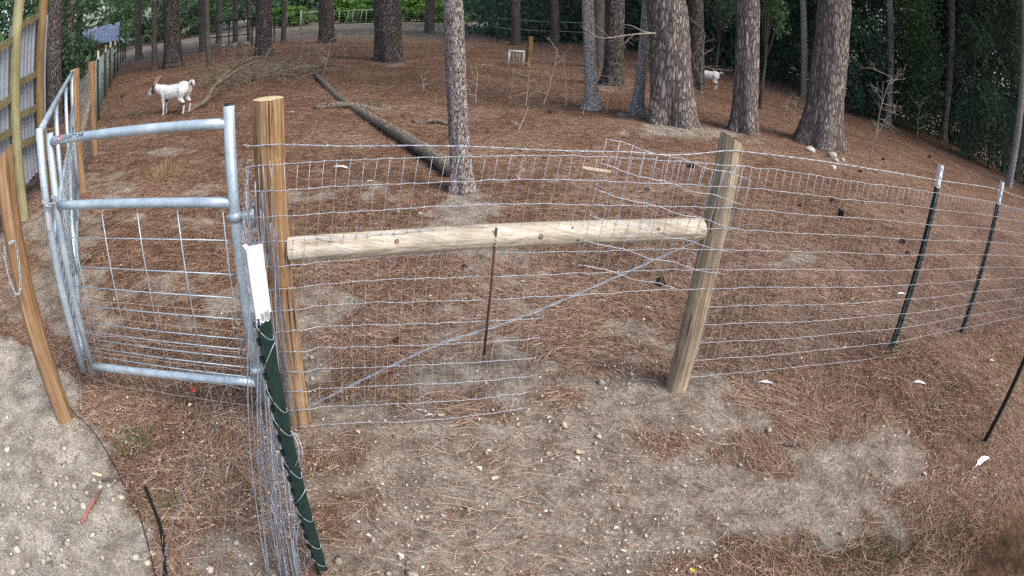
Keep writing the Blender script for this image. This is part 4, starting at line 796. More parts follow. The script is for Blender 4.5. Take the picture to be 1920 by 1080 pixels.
shrub('leafy_tree', 'light green leafy branches hanging between the two reddish pines', polar(21.8, 15.5), .62, 3.3, 1500, .05, M['leaf_mid'], 15, 18, cat='tree', low=.72)
shrub('leafy_tree', 'dark leafy sapling behind the grey pine near the far goat', polar(17.3, 21), 1.0, 4.0, 3600, .06, M['leaf_dark'], 16, 26, cat='tree', low=.6)
for k, (az_, rr_, R_, H_) in enumerate([(-17.5, 58, 2.2, 2.3), (-14.0, 56, 2.4, 2.0), (-11.0, 57, 2.5, 2.1), (-8.0, 56, 2.2, 1.9), (-22.2, 57, 1.8, 1.8)]):
    shrub('bright_shrub', ['bright green shrub just behind the pipe pen', 'bright green shrub between the pipe pen and the stout lone pine', 'bright green shrub hidden behind the stout lone pine', 'bright green shrub right after the stout lone pine', 'bright green shrub behind the small crooked far trunk'][k], polar(az_, rr_), R_, H_, 4200, .16, M['leaf_bright'], 30 + k, 26, 'bright shrubs beyond the pasture')
shrub('vine_bush', 'dark green bush sprawling behind the first white tipped posts', polar(-46.2, 14.5), 1.0, 1.9, 5200, .055, M['leaf_dark'], 41, 26)
shrub('vine_bush', 'leafy bush behind the fence below the blue roof', polar(-44.2, 20), 1.0, 1.7, 4200, .07, M['leaf_mid'], 42, 26)
for k, (az_, rr_, H_) in enumerate([(-38.6, 60, 7.0), (-34, 62, 6), (-29.5, 62, 5.4), (-24.5, 60, 4.4)]):
    shrub('leafy_tree', ['leafy tree above the end of the white tipped fence', 'leafy tree behind the thick trunk beyond the goat', 'leafy tree over the black steel frame', 'leafy tree behind the pine at the brush pile'][k], polar(az_, rr_), 2.6, H_, 7000, .12, [M['leaf_mid'], M['leaf_dark']][k % 2], 50 + k, 34, 'leafy trees past the white tipped fence', cat='tree', low=.28)
# dim trunks in the depth of the wood
DL = ['dim trunk in the wood just past the broad reddish pine', 'dim trunk in the wood second past the broad reddish pine', 'dim trunk in the wood behind the evergreen shrub', 'dim trunk in the wood just past the leaning brown trunk', 'dim trunk in the wood behind the feathery young pine', 'dim trunk in the wood left of the evergreen shrub', 'dim trunk in the wood nearest the upper photo corner',
      'dim trunk in the wood behind the thickest pine', 'dim trunk in the wood behind the thin pale rail fence', 'dim trunk in the wood behind the slender pale grey trunk', 'dim trunk in the wood left of the white wire crate']
for k, (az_, rr_) in enumerate([(26.5, 29), (28.7, 33), (37.2, 34), (43.3, 29), (47.8, 33), (31.2, 38), (49.5, 27), (12.8, 33), (3.4, 42), (6.3, 40), (-1.9, 44)]):
    x_, y_, z_ = polar(az_, rr_)
    trunk('forest_tree', DL[k], [x_, y_, z_, .2, .15, 3, random.uniform(-.03, .03), 0], M['bark_far'], n=12, seed=70 + k, height=15, csc=1.4, group='dim trunks deep in the wood')

# ------------------------------------------------------------------ logs and brush
def log(label, a_, b_, ra, rb, seed, stubs=0):
    a_, b_ = np.array(a_, float), np.array(b_, float); t_ = thing('fallen_log', label, 'log', (a_ + b_) / 2); r_ = random.Random(seed); nn = 26
    pts = []; rad = []
    for i in range(nn):
        u = i / (nn - 1); p = a_ + (b_ - a_) * u; rd_ = ra + (rb - ra) * u
        p = p + np.array([.05 * math.sin(u * 5 + seed), .02 * math.sin(u * 9 + seed), 0]); p[2] = float(gz(p[0], p[1])) + rd_ * .72 + .03 * math.sin(u * 7 + seed); pts.append(p); rad.append(rd_ * (1 + .12 * math.sin(u * 31 + seed) * r_.random()))
    MB().tube(pts, rad, 18).build('trunk', M['log'], t_)
    for k in range(stubs):
        i = r_.randrange(3, nn - 3); d_ = np.array([r_.uniform(-1, 1), r_.uniform(-.6, .6), r_.uniform(.3, 1)]); d_ /= np.linalg.norm(d_)
        MB().tube([pts[i], pts[i] + d_ * (rad[i] + r_.uniform(.04, .12))], [rad[i] * .28, rad[i] * .15], 6).build('branch_stub', M['limb'], t_)
    return t_
log('long dark fallen pine trunk lying aslant behind the slim pale pine', D['log'][0], D['log'][1], .055, .088, 2, 3)
log('short mossy log lying across behind the long fallen trunk', D['log2'][0], D['log2'][1], .06, .045, 5, 1)
log('small dark log lying just left of the slim pale pine', D['log3'][0], D['log3'][1], .032, .036, 9)
def branchy(mb, p, d, L, r, depth, r_, droop=0.):
    pts = [p]; n_ = 5
    for i in range(n_):
        d = d + np.array([r_.uniform(-.22, .22), r_.uniform(-.22, .22), r_.uniform(-.18, .2) - droop]); d = d / np.linalg.norm(d); pts.append(pts[-1] + d * L / n_)
    mb.tube(pts, np.linspace(r, r * .45, n_ + 1), 5)
    if depth > 0:
        for k in range(r_.randint(2, 4)):
            i = r_.randint(1, n_); dd_ = d + np.array([r_.uniform(-1, 1), r_.uniform(-1, 1), r_.uniform(-.5, .9)]); dd_ /= np.linalg.norm(dd_); branchy(mb, pts[i], dd_, L * r_.uniform(.35, .62), r * .5, depth - 1, r_, droop)
lm = np.array(D['limb']); t_ = thing('fallen_limb', 'crooked bare fallen limb arching up behind the standing goat', 'branch', lm[0])
lp = smoothpath(lm, 30); MB().tube(lp, np.linspace(.06, .022, 30), 10).build('limb', M['limb'], t_)
lp2 = smoothpath(np.array(D['limb2']), 20); MB().tube(lp2, np.linspace(.034, .016, 20), 7).build('branch', M['limb'], t_)
r_ = random.Random(4); mb = MB()
for k in range(26):
    i = r_.randint(6, 29); d_ = np.array([r_.uniform(-.6, 1), r_.uniform(-.5, .5), r_.uniform(-.7, .6)]); branchy(mb, lp[i], d_ / np.linalg.norm(d_), r_.uniform(.3, .9), .010, 1, r_)
mb.build('twigs', M['limb'], t_)
bc = np.array(D['brush'])
for q, (px_, lb) in enumerate(zip(D['brushes'], ['tangled brush of bare twigs at the tip of the long fallen trunk', 'tangled bare twigs heaped between the arching limb and the long trunk'])):
    t_ = thing('brush_pile', lb, 'brush', px_); mb = MB(); r_ = random.Random(20 + q)
    for k in range(34):
        p = np.array(px_) + np.array([r_.uniform(-1.0, .7), r_.uniform(-.7, .7), r_.uniform(.02, .2)]); d_ = np.array([r_.uniform(-1, 1), r_.uniform(-.6, .6), r_.uniform(-.05, .6)]); branchy(mb, p, d_ / np.linalg.norm(d_), r_.uniform(.4, 1.1), r_.uniform(.008, .016), 2, r_, .06)
    mb.build('twigs', M['twigdull'], t_)
# ------------------------------------------------------------------ bare saplings
SL = ['bare branching sapling right beside the slim pale pine', 'leaning pair of bare twigs in front of the white wire crate', 'tall bare forked sapling with side twigs past the white wire crate', 'straight bare sapling left of the slender pale grey trunk', 'thin bare stem close to the slender pale grey trunk', 'short broken grey stub at the foot of the pale grey trunk',
      'tall bare sapling between the thickest pine and the dark sided pine', 'bare forked pale sapling in front of the dark slope', 'bare twig behind the forked pale sapling', 'thin pale stick leaning out of the needles behind the fence', 'upright bare whip growing out of the fallen trunk', 'small leafless stem beyond the fallen trunk',
      'crooked bare stem in front of the dark pine', 'second crooked bare stem in front of the dark pine', 'short bare weed left of the broad reddish pine', 'short bare weed touching the broad reddish pine', 'bare weed at the edge of the dark slope', 'small bare weed left of the stout lone pine', 'bare twig crossing near the sapling by the slim pale pine', 'thin bare twig beneath the white wire crate']
for k, ((x_, y_, z_, hh), lb) in enumerate(zip(D['items']['sapling'], SL)):
    r_ = random.Random(60 + k); t_ = thing('bare_sapling', lb, 'sapling', (x_, y_, z_)); mb = MB(); p = np.array([0, 0, -.03]); d = np.array([r_.uniform(-.15, .2), r_.uniform(-.1, .1), 1.]); pts = [p]
    if k == 9: d = np.array([.55, .2, 1.])
    for i in range(8):
        d = d + np.array([r_.uniform(-.14, .14), r_.uniform(-.1, .1), .05]); d /= np.linalg.norm(d); pts.append(pts[-1] + d * hh / 8)
    if k in (6, 7): hh *= .85
    rr_ = max(.009, hh * (.0125 if k not in (6, 7) else .008))
    mb.tube(pts, np.linspace(rr_, rr_ * .35, 9), 6); mt_ = M['twig'] if k in (7, 8) else M['twigpale']; mb.build('stem', mt_, t_, world_coords=False); mb = MB()
    for i in range(2, 9):
        if r_.random() < (.85 if hh > .5 else .4):
            dd_ = np.array([r_.choice((-1, 1)) * r_.uniform(.5, 1), r_.uniform(-.5, .5), r_.uniform(-.1, .7)]); branchy(mb, pts[i], dd_ / np.linalg.norm(dd_), hh * r_.uniform(.16, .42), rr_ * .55, 2 if (hh > .6 and k not in (6, 7)) else 1, r_)
    if mb.n: mb.build('twigs', mt_, t_, world_coords=False)['kind'] = 'stuff'
# dead branch on the thickest pine
bigp = [o for o in COL.objects if o.get('label', '').startswith('thickest reddish pine')][0]
mb = MB(); dbp = smoothpath(np.array(D['deadb']), 16); mb.tube(dbp, np.linspace(.017, .006, 16), 6)
dbp2 = smoothpath(np.array(D['deadb2']), 10); mb.tube(dbp2, np.linspace(.010, .005, 10), 6); r_ = random.Random(3)
for i in (5, 8, 11, 14): branchy(mb, dbp[i], np.array([-.5, 0, r_.uniform(-.6, .6)]), .3, .006, 1, r_)
mb.build('dead_branch', M['twig'], bigp)

# ------------------------------------------------------------------ goats
def blob_mesh(parts, voxel, smooth_it=6):
    bm = bmesh.new()
    def ball(c, r):
        rx, ry, rz = (r, r, r) if np.isscalar(r) else r
        bmesh.ops.create_icosphere(bm, subdivisions=2, radius=1, matrix=Matrix.Translation(c) @ Matrix.Diagonal((rx, ry, rz, 1)))
    for p in parts:
        if p[0] == 'b': ball(p[1], p[2])
        else:
            pts = np.array(p[1], float); rs = p[2]
            for (q0, q1, r0_, r1_) in zip(pts[:-1], pts[1:], rs[:-1], rs[1:]):
                L_ = np.linalg.norm(q1 - q0); k = max(2, int(L_ / (min(r0_, r1_) * .45)))
                for i in range(k + 1): ball(q0 + (q1 - q0) * i / k, r0_ + (r1_ - r0_) * i / k)
    me = bpy.data.meshes.new('tmp'); bm.to_mesh(me); bm.free(); o = bpy.data.objects.new('tmp', me); COL.objects.link(o)
    md_ = o.modifiers.new('r', 'REMESH'); md_.mode = 'VOXEL'; md_.voxel_size = voxel; sm_ = o.modifiers.new('s', 'SMOOTH'); sm_.iterations = smooth_it; sm_.factor = .5
    dg = bpy.context.evaluated_depsgraph_get(); r = bpy.data.meshes.new_from_object(o.evaluated_get(dg)); bpy.data.objects.remove(o)
    r.polygons.foreach_set('use_smooth', [True] * len(r.polygons)); return r
def goat_coat():
    m, nt, b = mat('goat_coat'); at_ = nd(nt, 'ShaderNodeAttribute', attribute_name='brown'); n_ = noise(nt, coords(nt), 18, 5)
    rw_ = ramp(nt, [(.36, (.60, .60, .59)), (.6, (.80, .80, .79))]); nt.links.new(n_, rw_.inputs[0])
    nt.links.new(mixc(nt, at_.outputs['Fac'], rw_.outputs[0], (.075, .045, .035)), b.inputs['Base Color']); b.inputs['Roughness'].default_value = .9; bump(nt, b, noise(nt, coords(nt, (1, 1, .4)), 70, 5, .7), .35, .008); return m
M['coat'] = goat_coat(); M['horn'] = simple('horn', (.42, .33, .25), .6, 0, .3, 40); M['hoof'] = simple('hoof', (.30, .25, .19), .7, 0, .2, 40); M['eye'] = simple('dark_eye', (.01, .008, .006), .3, 0, .1, 10)
# local frame: +X towards the head, +Z up, feet at z = 0; back about 0.6 m
GP = [('c', [(-.24, 0, .475), (-.10, 0, .435), (.10, 0, .43), (.25, 0, .46)], [.135, .150, .148, .115]), ('b', (-.23, 0, .515), (.14, .115, .11)), ('b', (.02, 0, .39), (.23, .135, .112)),
      ('c', [(.24, 0, .47), (.34, 0, .51), (.44, 0, .545)], [.125, .098, .074]), ('c', [(.445, 0, .56), (.51, .0, .535), (.585, 0, .475), (.625, 0, .435)], [.072, .070, .050, .036]), ('b', (.56, 0, .435), (.05, .034, .028)),
      ('c', [(-.36, 0, .55), (-.41, 0, .60), (-.45, 0, .585)], [.028, .030, .018])]
for s_, o_ in ((1, .0), (-1, .035)):
    GP += [('c', [(.20 + o_, .075 * s_, .42), (.215 + o_, .085 * s_, .28), (.21 + o_, .085 * s_, .225)], [.062, .035, .026]), ('c', [(.21 + o_, .085 * s_, .225), (.215 + o_, .085 * s_, .07), (.225 + o_, .085 * s_, .03)], [.026, .019, .022]),
           ('c', [(-.25 - o_, .08 * s_, .44), (-.205 - o_, .095 * s_, .305), (-.30 - o_, .09 * s_, .205)], [.095, .055, .026]), ('c', [(-.30 - o_, .09 * s_, .205), (-.275 - o_, .09 * s_, .065), (-.265 - o_, .09 * s_, .03)], [.027, .019, .022])]
goat_body = blob_mesh(GP, .011)
co = np.empty(len(goat_body.vertices) * 3, np.float32); goat_body.vertices.foreach_get('co', co); co = co.reshape(-1, 3)
pn_ = (fbm(co[:, 0] * 30, co[:, 2] * 30, 3) - .5) * .05
br1 = ((co[:, 0] + pn_ > .435) & (co[:, 0] + pn_ < .535) & (np.abs(co[:, 1]) > .012)) | ((co[:, 0] < -.245) & (co[:, 0] > -.36) & (co[:, 2] < .22 + pn_) & (co[:, 2] > .175 + pn_)) | ((co[:, 2] < .30 + pn_) & (co[:, 2] > .25 + pn_) & (co[:, 1] < 0) & (co[:, 0] > .1))
at_ = goat_body.attributes.new('brown', 'FLOAT', 'POINT'); at_.data.foreach_set('value', br1.astype(np.float32)); goat_body.materials.append(M['coat'])
def goat(label, loc, yaw, sc=1.):
    t_ = thing('goat', label, 'goat', loc); t_.rotation_euler[2] = yaw; t_.scale = (sc,) * 3
    def prt(nm, mb, m_): return mb.build(nm, m_, t_, world_coords=False)
    o = bpy.data.objects.new('body', goat_body); COL.objects.link(o); o.parent = t_
    for s_ in (1, -1):
        prt('horn', MB().tube([(.475, .03 * s_, .595), (.46, .042 * s_, .65), (.42, .055 * s_, .715), (.37, .07 * s_, .775)], [.024, .021, .016, .007], 8), M['horn'])
        prt('ear', MB().tube([(.455, .052 * s_, .575), (.455, .083 * s_, .545), (.462, .090 * s_, .49), (.468, .085 * s_, .455)], [.014, .025, .026, .010], 8), simple('brown_ear', (.085, .055, .045), .9, 0, .3, 40))
        prt('eye', MB().tube([(.532, .043 * s_, .535), (.533, .052 * s_, .537)], [.011, .006], 8), M['eye'])
    mb = MB(); r_ = random.Random(5)
    for k in range(40): 
        a_ = r_.uniform(-.6, .6); mb.tube([(-.40, .01 * math.sin(k), .60), (-.45 - .02 * r_.random(), .05 * a_, .60 + .02 * r_.random()), (-.49, .09 * a_, .53 - .03 * r_.random())], [.007, .006, .001], 4)
    prt('tail_tuft', mb, M['coat'])
    for x_, y_ in ((.228, .085), (.263, -.085), (-.262, .09), (-.297, -.09)): prt('hoof', MB().tube([(x_ + .012, y_, 0), (x_, y_, .034)], [.027, .022], 8), M['hoof'])
    return t_
g = D['goat']; goat('white horned goat with brown cheek standing side on by the fallen limb', (g[0] - .08, g[1], g[2]), math.radians(180), .95)
g = D['goat2']; goat('white goat seen from behind the far grey pine, tail up', (g[0] - .02, g[1], g[2] + .01), math.radians(180 - 22), .92)

# ------------------------------------------------------------------ small things on the ground
def stone(name, label, p, s_, m_, seed, group=None, flat=.7):
    r_ = np.random.default_rng(seed); bm = bmesh.new(); bmesh.ops.create_icosphere(bm, subdivisions=2, radius=1)
    for v_ in bm.verts:
        k = 1 + .35 * (float(fbm(v_.co.x * 1.6 + seed, v_.co.y * 1.6 + v_.co.z * 1.3, seed, 3)) - .5) * 2; v_.co = Vector((v_.co.x * k, v_.co.y * k * .8, v_.co.z * k * flat)) * s_ / 2
    me = bpy.data.meshes.new(name); bm.to_mesh(me); bm.free(); me.materials.append(m_); o = bpy.data.objects.new(name, me); COL.objects.link(o)
    o.location = (p[0], p[1], float(gzz(p[0], p[1])) + s_ * .18); o.rotation_euler[2] = seed; return tag(o, label, 'stone', group)
for k, (p, lb) in enumerate(zip(D['items']['rock'], ['white rock at the outer root of the broad reddish pine', 'largest white rock against the foot of the broad reddish pine', 'flat pale rock in front of the largest white rock', 'pale rock lying apart in the needles in front of the broad reddish pine', 'small grey rock at the edge of the broad reddish pine'])):
    stone('rock', lb, p, p[3] * 1.1, M['rock'], 3 + k)
STL = ['pale stone at the photo edge level with the foot of the orange latch post', 'largest white stone close beside the red stick', 'pale stone between the red stick and the black hose', 'small pale stone under the wood chip', 'small white stone left of the red stick', 'lone pale stone low near the photo corner', 'white stone touching the lower end of the black hose', 'round pale stone among the needles below the sagging mesh', 'small pale stone between hose and dark pipe', 'small stone in the very photo corner', 'flat pale stone right of the dark pipe', 'small white stone on the bottom photo edge']
for k, p in enumerate(D['items']['stonebig']): stone('stone', STL[k], p, p[3], M['rock'], 20 + k, 'pale stones by the black hose')
def feather(label, p, L, seed):
    r_ = random.Random(seed); t_ = thing('feather', label, 'feather', (p[0], p[1], float(gzz(p[0], p[1])) + .012)); L = max(L, .03); n_ = 14; ang = r_.uniform(-.6, .6); mb = MB()
    sp = [np.array([(i / n_ - .5) * L, .12 * L * math.sin(i / n_ * 2.2), .10 * L * (1 - (2 * i / n_ - 1) ** 2) * .6]) for i in range(n_ + 1)]; vs_ = []
    for i, q in enumerate(sp):
        w_ = L * .10 * math.sin(math.pi * min(1, (i + .6) / n_ * .98)) ** .6 * (1 if i > 2 else .35); vs_ += [q + [0, w_ * (1 + r_.uniform(-.15, .15)), .012 * L * 3], q, q - [0, w_ * (1 + r_.uniform(-.15, .15)), -.006 * L]]
    mb.add(vs_, [(3 * i + k, 3 * i + k + 1, 3 * i + k + 4, 3 * i + k + 3) for i in range(n_) for k in (0, 1)]); mb.build('vane', M['feather'], t_, world_coords=False)
    MB().tube([sp[0] - np.array([L * .18, 0, 0])] + sp, L * .012, 5).build('quill', M['feather'], t_, world_coords=False); t_.rotation_euler = (0, 0, ang)
FL = ['large white feather lying behind the fence near the fallen trunk', 'small white feather below the largest one', 'fluffy white feather near the foot of the grey brace post', 'bent white feather among the flakes near the steel posts', 'long curved white feather beside the black steel post', 'grey white feather under the wire mesh near a pale flake', 'tiny white feather under the wire mesh', 'small white feather seen through the mesh hole', 'second small white feather seen through the mesh hole', 'white fluff caught by the first steel post',
      'thin white feather near the orange corner post top', 'tiny feather near the right photo edge', 'small upright feather below the second steel post', 'small white feather beside the rusty rod']
for k, (p, lb) in enumerate(zip(D['items']['feather'], FL)): feather(lb, p, p[3] * .85, k + 1)
def cone(p, s_, seed, lb):
    t_ = thing('pine_cone', lb, 'pine cone', (p[0], p[1], float(gzz(p[0], p[1])) + s_ * .3), 'pine cones on the needles'); mb = MB(); r_ = random.Random(seed); s_ = max(s_, .05)
    mb.tube([(-s_ * .45, 0, 0), (0, 0, 0), (s_ * .45, 0, 0)], [s_ * .12, s_ * .2, s_ * .08], 8)
    for q in range(44):
        u = r_.random(); a_ = q * 2.4; rr_ = s_ * (.42 * math.sin(math.pi * (.15 + .8 * u)) + .06); c_ = np.array([(u - .5) * s_ * .9, 0, 0]); d_ = np.array([.35, math.cos(a_), math.sin(a_)]); sd_ = np.array([0, -math.sin(a_), math.cos(a_)]) * s_ * .10
        mb.add([c_ - sd_ * .4, c_ + sd_ * .4, c_ + d_ * rr_ + sd_, c_ + d_ * rr_ - sd_], [(0, 1, 2, 3)])
    mb.build('scales', M['cone'], t_, smooth=False, world_coords=False); t_.rotation_euler[2] = seed * 1.1
CL = ['dark pine cone seen through the mesh just left of the grey brace post top', 'largest dark pine cone, low in the mesh near the brace post', 'pine cone between the rail and the splintered wood piece', 'large pine cone midway between brace post and first steel post', 'pine cone just left of the first white tip', 'small pine cone near the forked pale sapling', 'small pine cone below the one by the first white tip', 'small pine cone above the middle of the mesh run',
      'pine cone lying in front of the bare saplings', 'tiny pine cone high on the slope behind the sapling', 'tiny pine cone on the slope above the first white tip', 'pine cone left of the large one in the mesh run', 'tiny pine cone under the pale rail', 'small pine cone right of the grey brace post top', 'small pine cone near the curl of loose wire', 'tiny pine cone by the diagonal brace wire']
for k, p in enumerate(D['items']['cone']): cone(p, p[3], k, CL[k])
for k, (p, lb) in enumerate(zip(D['items']['chunk'], ['splintered pale wood piece lying behind the wire mesh', 'small pale wood flake in the bare patch', 'pale leaf standing below the wire mesh', 'pale flake near the orange corner post foot', 'yellowish flake in the trampled ground', 'round pale flake near the bare patch'])):
    t_ = thing('wood_piece' if k == 0 else 'wood_flake', lb, 'wood', (p[0], p[1], float(gzz(p[0], p[1])) + .008)); L = p[3]; w_ = L * (.11 if k == 0 else .35); mb = MB(); n_ = 7; vs_ = []; r_ = random.Random(k)
    for i in range(n_ + 1):
        u = i / n_ - .5; ww = w_ * (1 - (2 * u) ** 2 * .6) * r_.uniform(.7, 1.2); vs_ += [(u * L, -ww, 0), (u * L, ww, .004), (u * L, ww * .5, w_ * .7), (u * L, -ww * .6, w_ * .6)]
    mb.add(vs_, [(4 * i + a_, 4 * i + (a_ + 1) % 4, 4 * i + 4 + (a_ + 1) % 4, 4 * i + 4 + a_) for i in range(n_) for a_ in range(4)] + [(3, 2, 1, 0), tuple(4 * n_ + a_ for a_ in range(4))]); mb.build('splinter', M['tanwood'], t_, smooth=False, world_coords=False); t_.rotation_euler[2] = (-.25 if k == 0 else k * 1.7)
def tuft(label, p, R_, n, hh, m_, seed, cat='grass'):
    r_ = np.random.default_rng(seed); t_ = thing('grass_tuft', label, cat, (p[0], p[1], float(gzz(p[0], p[1])))); an = r_.uniform(0, 6.28, n); rr = R_ * .45 * np.sqrt(r_.random(n)); x_, y_ = rr * np.cos(an), rr * np.sin(an); h = hh * r_.uniform(.4, 1.1, n)
    dx, dy = np.cos(an + r_.normal(0, .6, n)) * h * .55, np.sin(an + r_.normal(0, .6, n)) * h * .55; w = .0018 + .0008 * r_.random(n); a2 = r_.uniform(0, 6.28, n); wx, wy = np.cos(a2) * w, np.sin(a2) * w; z0 = np.zeros(n) - .005
    A = lambda f, k_: (np.stack([x_ + dx * f * f - wx * k_, y_ + dy * f * f - wy * k_, z0 + h * (f - .25 * f * f)], -1), np.stack([x_ + dx * f * f + wx * k_, y_ + dy * f * f + wy * k_, z0 + h * (f - .25 * f * f)], -1))
    a0, a1_, a2_ = A(0, 1), A(.55, .8), A(1, .12); q = np.stack([np.stack([a0[0], a0[1], a1_[1], a1_[0]], 1), np.stack([a1_[0], a1_[1], a2_[1], a2_[0]], 1)], 1).reshape(-1, 3)
    fast_mesh('blades', q, 4, m_, t_)
tp = D['items']['tuft']
tuft('green grass tuft at the edge of the sandy ground below the tube gate', tp[0], .24, 130, .10, M['grass'], 1); tuft('small bright grass tuft next to the dark pipe', tp[1], .12, 90, .07, M['grass'], 2); tuft('tiny green sprig beside the bunched wire', tp[2], .10, 40, .05, M['grass'], 3)
tuft('thin green tuft against the long fallen trunk', tp[3], .3, 70, .25, M['grass'], 4); tuft('dry straw tuft seen over the tube gate', tp[4], .5, 160, .22, M['drygrass'], 5); tuft('dry sprig beside the nearest steel post', tp[5], .10, 40, .05, M['drygrass'], 6)
x, y, r = scatter(16000, 1.2, 3.4, 30, 72); kp = rng.random(16000) < shademask(x, y) * .16; x, y = x[kp], y[kp]; n = len(x)  # dark weeds added to deepen the painted corner shade
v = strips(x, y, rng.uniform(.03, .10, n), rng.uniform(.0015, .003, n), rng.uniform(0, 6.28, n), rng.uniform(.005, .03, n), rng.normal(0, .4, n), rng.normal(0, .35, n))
tag(fast_mesh('added_shade_weeds', v, 4, M['added_darkgrass']), 'dark low weeds added over the painted shade at the lower corner', 'weeds', kind='stuff')
# hose, pipe, stake and tags
hs = smoothpath(np.array(D['hose']), 70); t_ = MB().tube(hs, .0028, 8).build('garden_hose', M['hose']); tag(t_, 'thin black hose curving along the edge of the sandy ground', 'hose')
hs = smoothpath(np.array(D['pipe2']), 30); t_ = MB().tube(hs + np.array([0, 0, -.006]), .0095, 10).build('plastic_pipe', M['hose']); tag(t_, 'half buried dark pipe beside the black hose', 'pipe')
p = D['items']['stake'][0]; z_ = float(gzz(p[0], p[1])); tag(MB().tube([(p[0] - .005, p[1] - .10, z_ + .004), (p[0], p[1], z_ + .013), (p[0] + .003, p[1] + .13, z_ + .010)], [.009, .011, .004], 6).build('wooden_stake', M['stake']), 'reddish pointed stick lying flat on the sandy ground', 'stick')
p = D['items']['chip'][0]; z_ = float(gzz(p[0], p[1])); tag(MB().tube([(p[0] - .04, p[1], z_ + .006), (p[0] + .01, p[1] + .006, z_ + .012), (p[0] + .045, p[1] + .01, z_ + .008)], [.004, .012, .008], 6).build('bark_chip', M['tanwood']), 'single pale wood chip on the sandy ground above the red stick', 'chip')
p = D['items']['yellow'][0]; z_ = float(gzz(p[0], p[1])); tag(MB().box((p[0], p[1], z_ + .010), (.022, .016, .006), None).box((p[0] - .006, p[1] + .003, z_ + .016), (.010, .010, .006)).build('plastic_scrap', M['yellow'], smooth=False), 'small yellow plastic scrap at the bottom photo edge', 'scrap')
p = on_gate(.34, .165) + np.array([0, -.035, 0]); tag(MB().box(p, (.012, .006, .018)).box(p + [.004, -.003, -.008], (.008, .006, .012)).build('plastic_tag', M['red'], smooth=False), 'small red tag hanging under the bottom gate rail', 'tag')
for k, pts in enumerate(D['sticks']):
    q = smoothpath(np.array(pts), 10); tag(MB().tube(q, np.linspace(.006, .003, 10), 5).build('stick', M['bark_far'] if k % 2 else M['twig']), ['dark stick lying in the grey bare patch', 'dark twig crossing the black hose', 'upright grey stick by the foot of the orange latch post', 'pale straight twig at the edge of the bare patch', 'bare stick slanting behind the tube gate', 'long thin twig leaning on the gate foot', 'dark twig lying behind the first white tipped steel post', 'dark bent stick beyond the second white tipped post'][k], 'stick')
# small sticks behind the gate
t_ = thing('brush_pile', 'small heap of twigs beside the farm gate near the goat', 'brush', D['twigheap']); mb = MB(); r_ = random.Random(77)
for k in range(14):
    p = np.array(D['twigheap']) + np.array([r_.uniform(-.4, .4), r_.uniform(-.3, .3), .03]); d_ = np.array([r_.uniform(-1, 1), r_.uniform(-.6, .6), r_.uniform(.0, .5)]); branchy(mb, p, d_ / np.linalg.norm(d_), r_.uniform(.25, .6), .008, 1, r_)
mb.build('twigs', M['limb'], t_)

# ------------------------------------------------------------------ far yard
def frame_box(t_, c, dx, dy, h, r, m_, nm='bar'):
    for sx in (-1, 1):
        for sy in (-1, 1): MB().tube([(sx * dx, sy * dy, 0), (sx * dx, sy * dy, h)], r, 6).build('upright', m_, t_, world_coords=False)
    for z_ in (h,):
        for sx in (-1, 1): MB().tube([(sx * dx, -dy, z_), (sx * dx, dy, z_)], r, 6).build(nm, m_, t_, world_coords=False)
        for sy in (-1, 1): MB().tube([(-dx, sy * dy, z_), (dx, sy * dy, z_)], r, 6).build(nm, m_, t_, world_coords=False)
p = D['items']['crate'][0]; s_ = p[3]
t_ = thing('wire_crate', 'small white wire crate standing among the bare saplings', 'crate', p[:3]); frame_box(t_, None, s_ * .5, s_ * .42, s_ * 1.1, .018, M['white'], 'rail')
for k in range(5):
    for sy in (-1, 1): MB().tube([(s_ * (-.4 + .2 * k), sy * s_ * .42, .02), (s_ * (-.4 + .2 * k), sy * s_ * .42, s_ * 1.1)], .006, 4).build('wire', M['pen'], t_, world_coords=False)
for k in range(3):
    for sy in (-1, 1): MB().tube([(-s_ * .5, sy * s_ * .42, s_ * (.25 + .28 * k)), (s_ * .5, sy * s_ * .42, s_ * (.25 + .28 * k))], .006, 4).build('wire', M['pen'], t_, world_coords=False)
p = D['items']['stump'][0]; wooden_post('wood_post', 'short brown post standing right behind the white wire crate', np.array(p[:3]), np.array(p[:3]) + [.02, 0, p[3] * .95], .085, M['wood_brown'], 61)
# pasture rails behind it
fr = thing('pasture_fence', 'thin pale rail fence crossing behind the white wire crate', 'fence', polar(2, 33))
fr_p = [polar(a_, 31 + abs(a_ - 2) * .15) for a_ in np.linspace(-3, 11, 8)]
for h_ in (.75, 1.25): MB().tube([(q[0], q[1], q[2] + h_) for q in fr_p], .018, 5).build('rail', M['pen'], fr)
for q in fr_p[::2]: MB().tube([q, (q[0], q[1], q[2] + 1.35)], .03, 6).build('post', M['bark_far'], fr)
pf = thing('pasture_fence', 'far wire pasture fence with posts in front of the bright shrubs', 'fence', polar(-14, 52))
pp = [polar(a_, 52) for a_ in np.linspace(-27, 2, 14)]
M['dimwire'] = simple('dim_far_wire', (.15, .18, .16), .7, 0, .2, 4)
for h_ in (.2, .45, .7, .95, 1.2): MB().tube([(q[0], q[1], q[2] + h_) for q in pp], .008, 4).build('line_wire', M['dimwire'], pf)
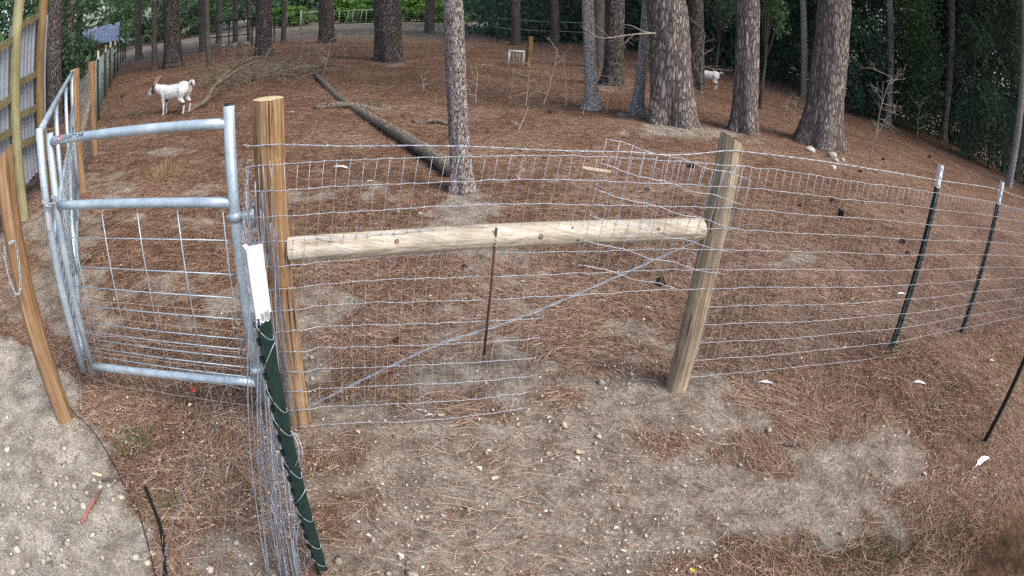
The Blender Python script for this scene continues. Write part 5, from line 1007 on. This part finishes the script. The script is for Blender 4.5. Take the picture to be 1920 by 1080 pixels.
for q in pp: MB().tube([q, (q[0], q[1], q[2] + 1.4)], .045, 6).build('post', M['bark_far'], pf)
pg = thing('pipe_pen', 'pale pipe pen panel with slanted bars beside the pine in the pasture', 'pen', polar(-15.6, 47)); c0 = np.array(polar(-17.6, 47)); c1 = np.array(polar(-13.2, 47))
for h_ in (.15, 1.25): MB().tube([c0 + [0, 0, h_], c1 + [0, 0, h_]], .035, 6).build('rail', M['pen'], pg)
for k in range(8): MB().tube([c0 + (c1 - c0) * k / 7 + [0, 0, .15], c0 + (c1 - c0) * (k + (.4 if k % 2 else 0)) / 7 + [0, 0, 1.25]], .025, 6).build('bar', M['pen'], pg)
pg2 = thing('pipe_pen', 'pale wooden pen corner with one top rail left of the pine in the pasture', 'pen', polar(-21, 45)); c0 = np.array(polar(-21.2, 45)); c1 = np.array(polar(-18.6, 45))
MB().tube([c0 + [0, 0, 1.3], c1 + [0, 0, 1.35]], .05, 6).build('rail', M['pen'], pg2)
for q in (c0, c1): MB().tube([q, q + [0, 0, 1.5]], .06, 6).build('post', M['pen'], pg2)
bf = thing('steel_rack', 'black steel frame rack with pale junk under it', 'frame', polar(-27, 30)); bf.rotation_euler[2] = -.3; frame_box(bf, None, 1.6, .8, 1.35, .035, M['black'], 'rail')
MB().tube([(-1.6, -.8, .6), (1.6, -.8, .6)], .03, 6).build('rail', M['black'], bf, world_coords=False)
for k in range(4): stone('rubble', 'pale block of junk under the black steel frame', polar(-28.6 + k * 1.1, 30.6), .34, M['pen'], 90 + k, 'pale junk under the black frame', .6)
sh = thing('low_shed', 'low shed with pale blue metal roof beyond the white tipped fence', 'shed', polar(-41.6, 30)); sh.rotation_euler[2] = math.radians(38)
MB().box((0, 0, .75), (2.0, 1.6, 1.5)).build('wall', M['wood_brown'], sh, smooth=False, world_coords=False)
mb = MB()
for k in range(12): mb.box((-1.1 + k * .2, 0, 1.9), (.19, 2.1, .04), Matrix.Rotation(.45, 3, 'X'))
mb.build('roof', M['blue'], sh, smooth=False, world_coords=False)
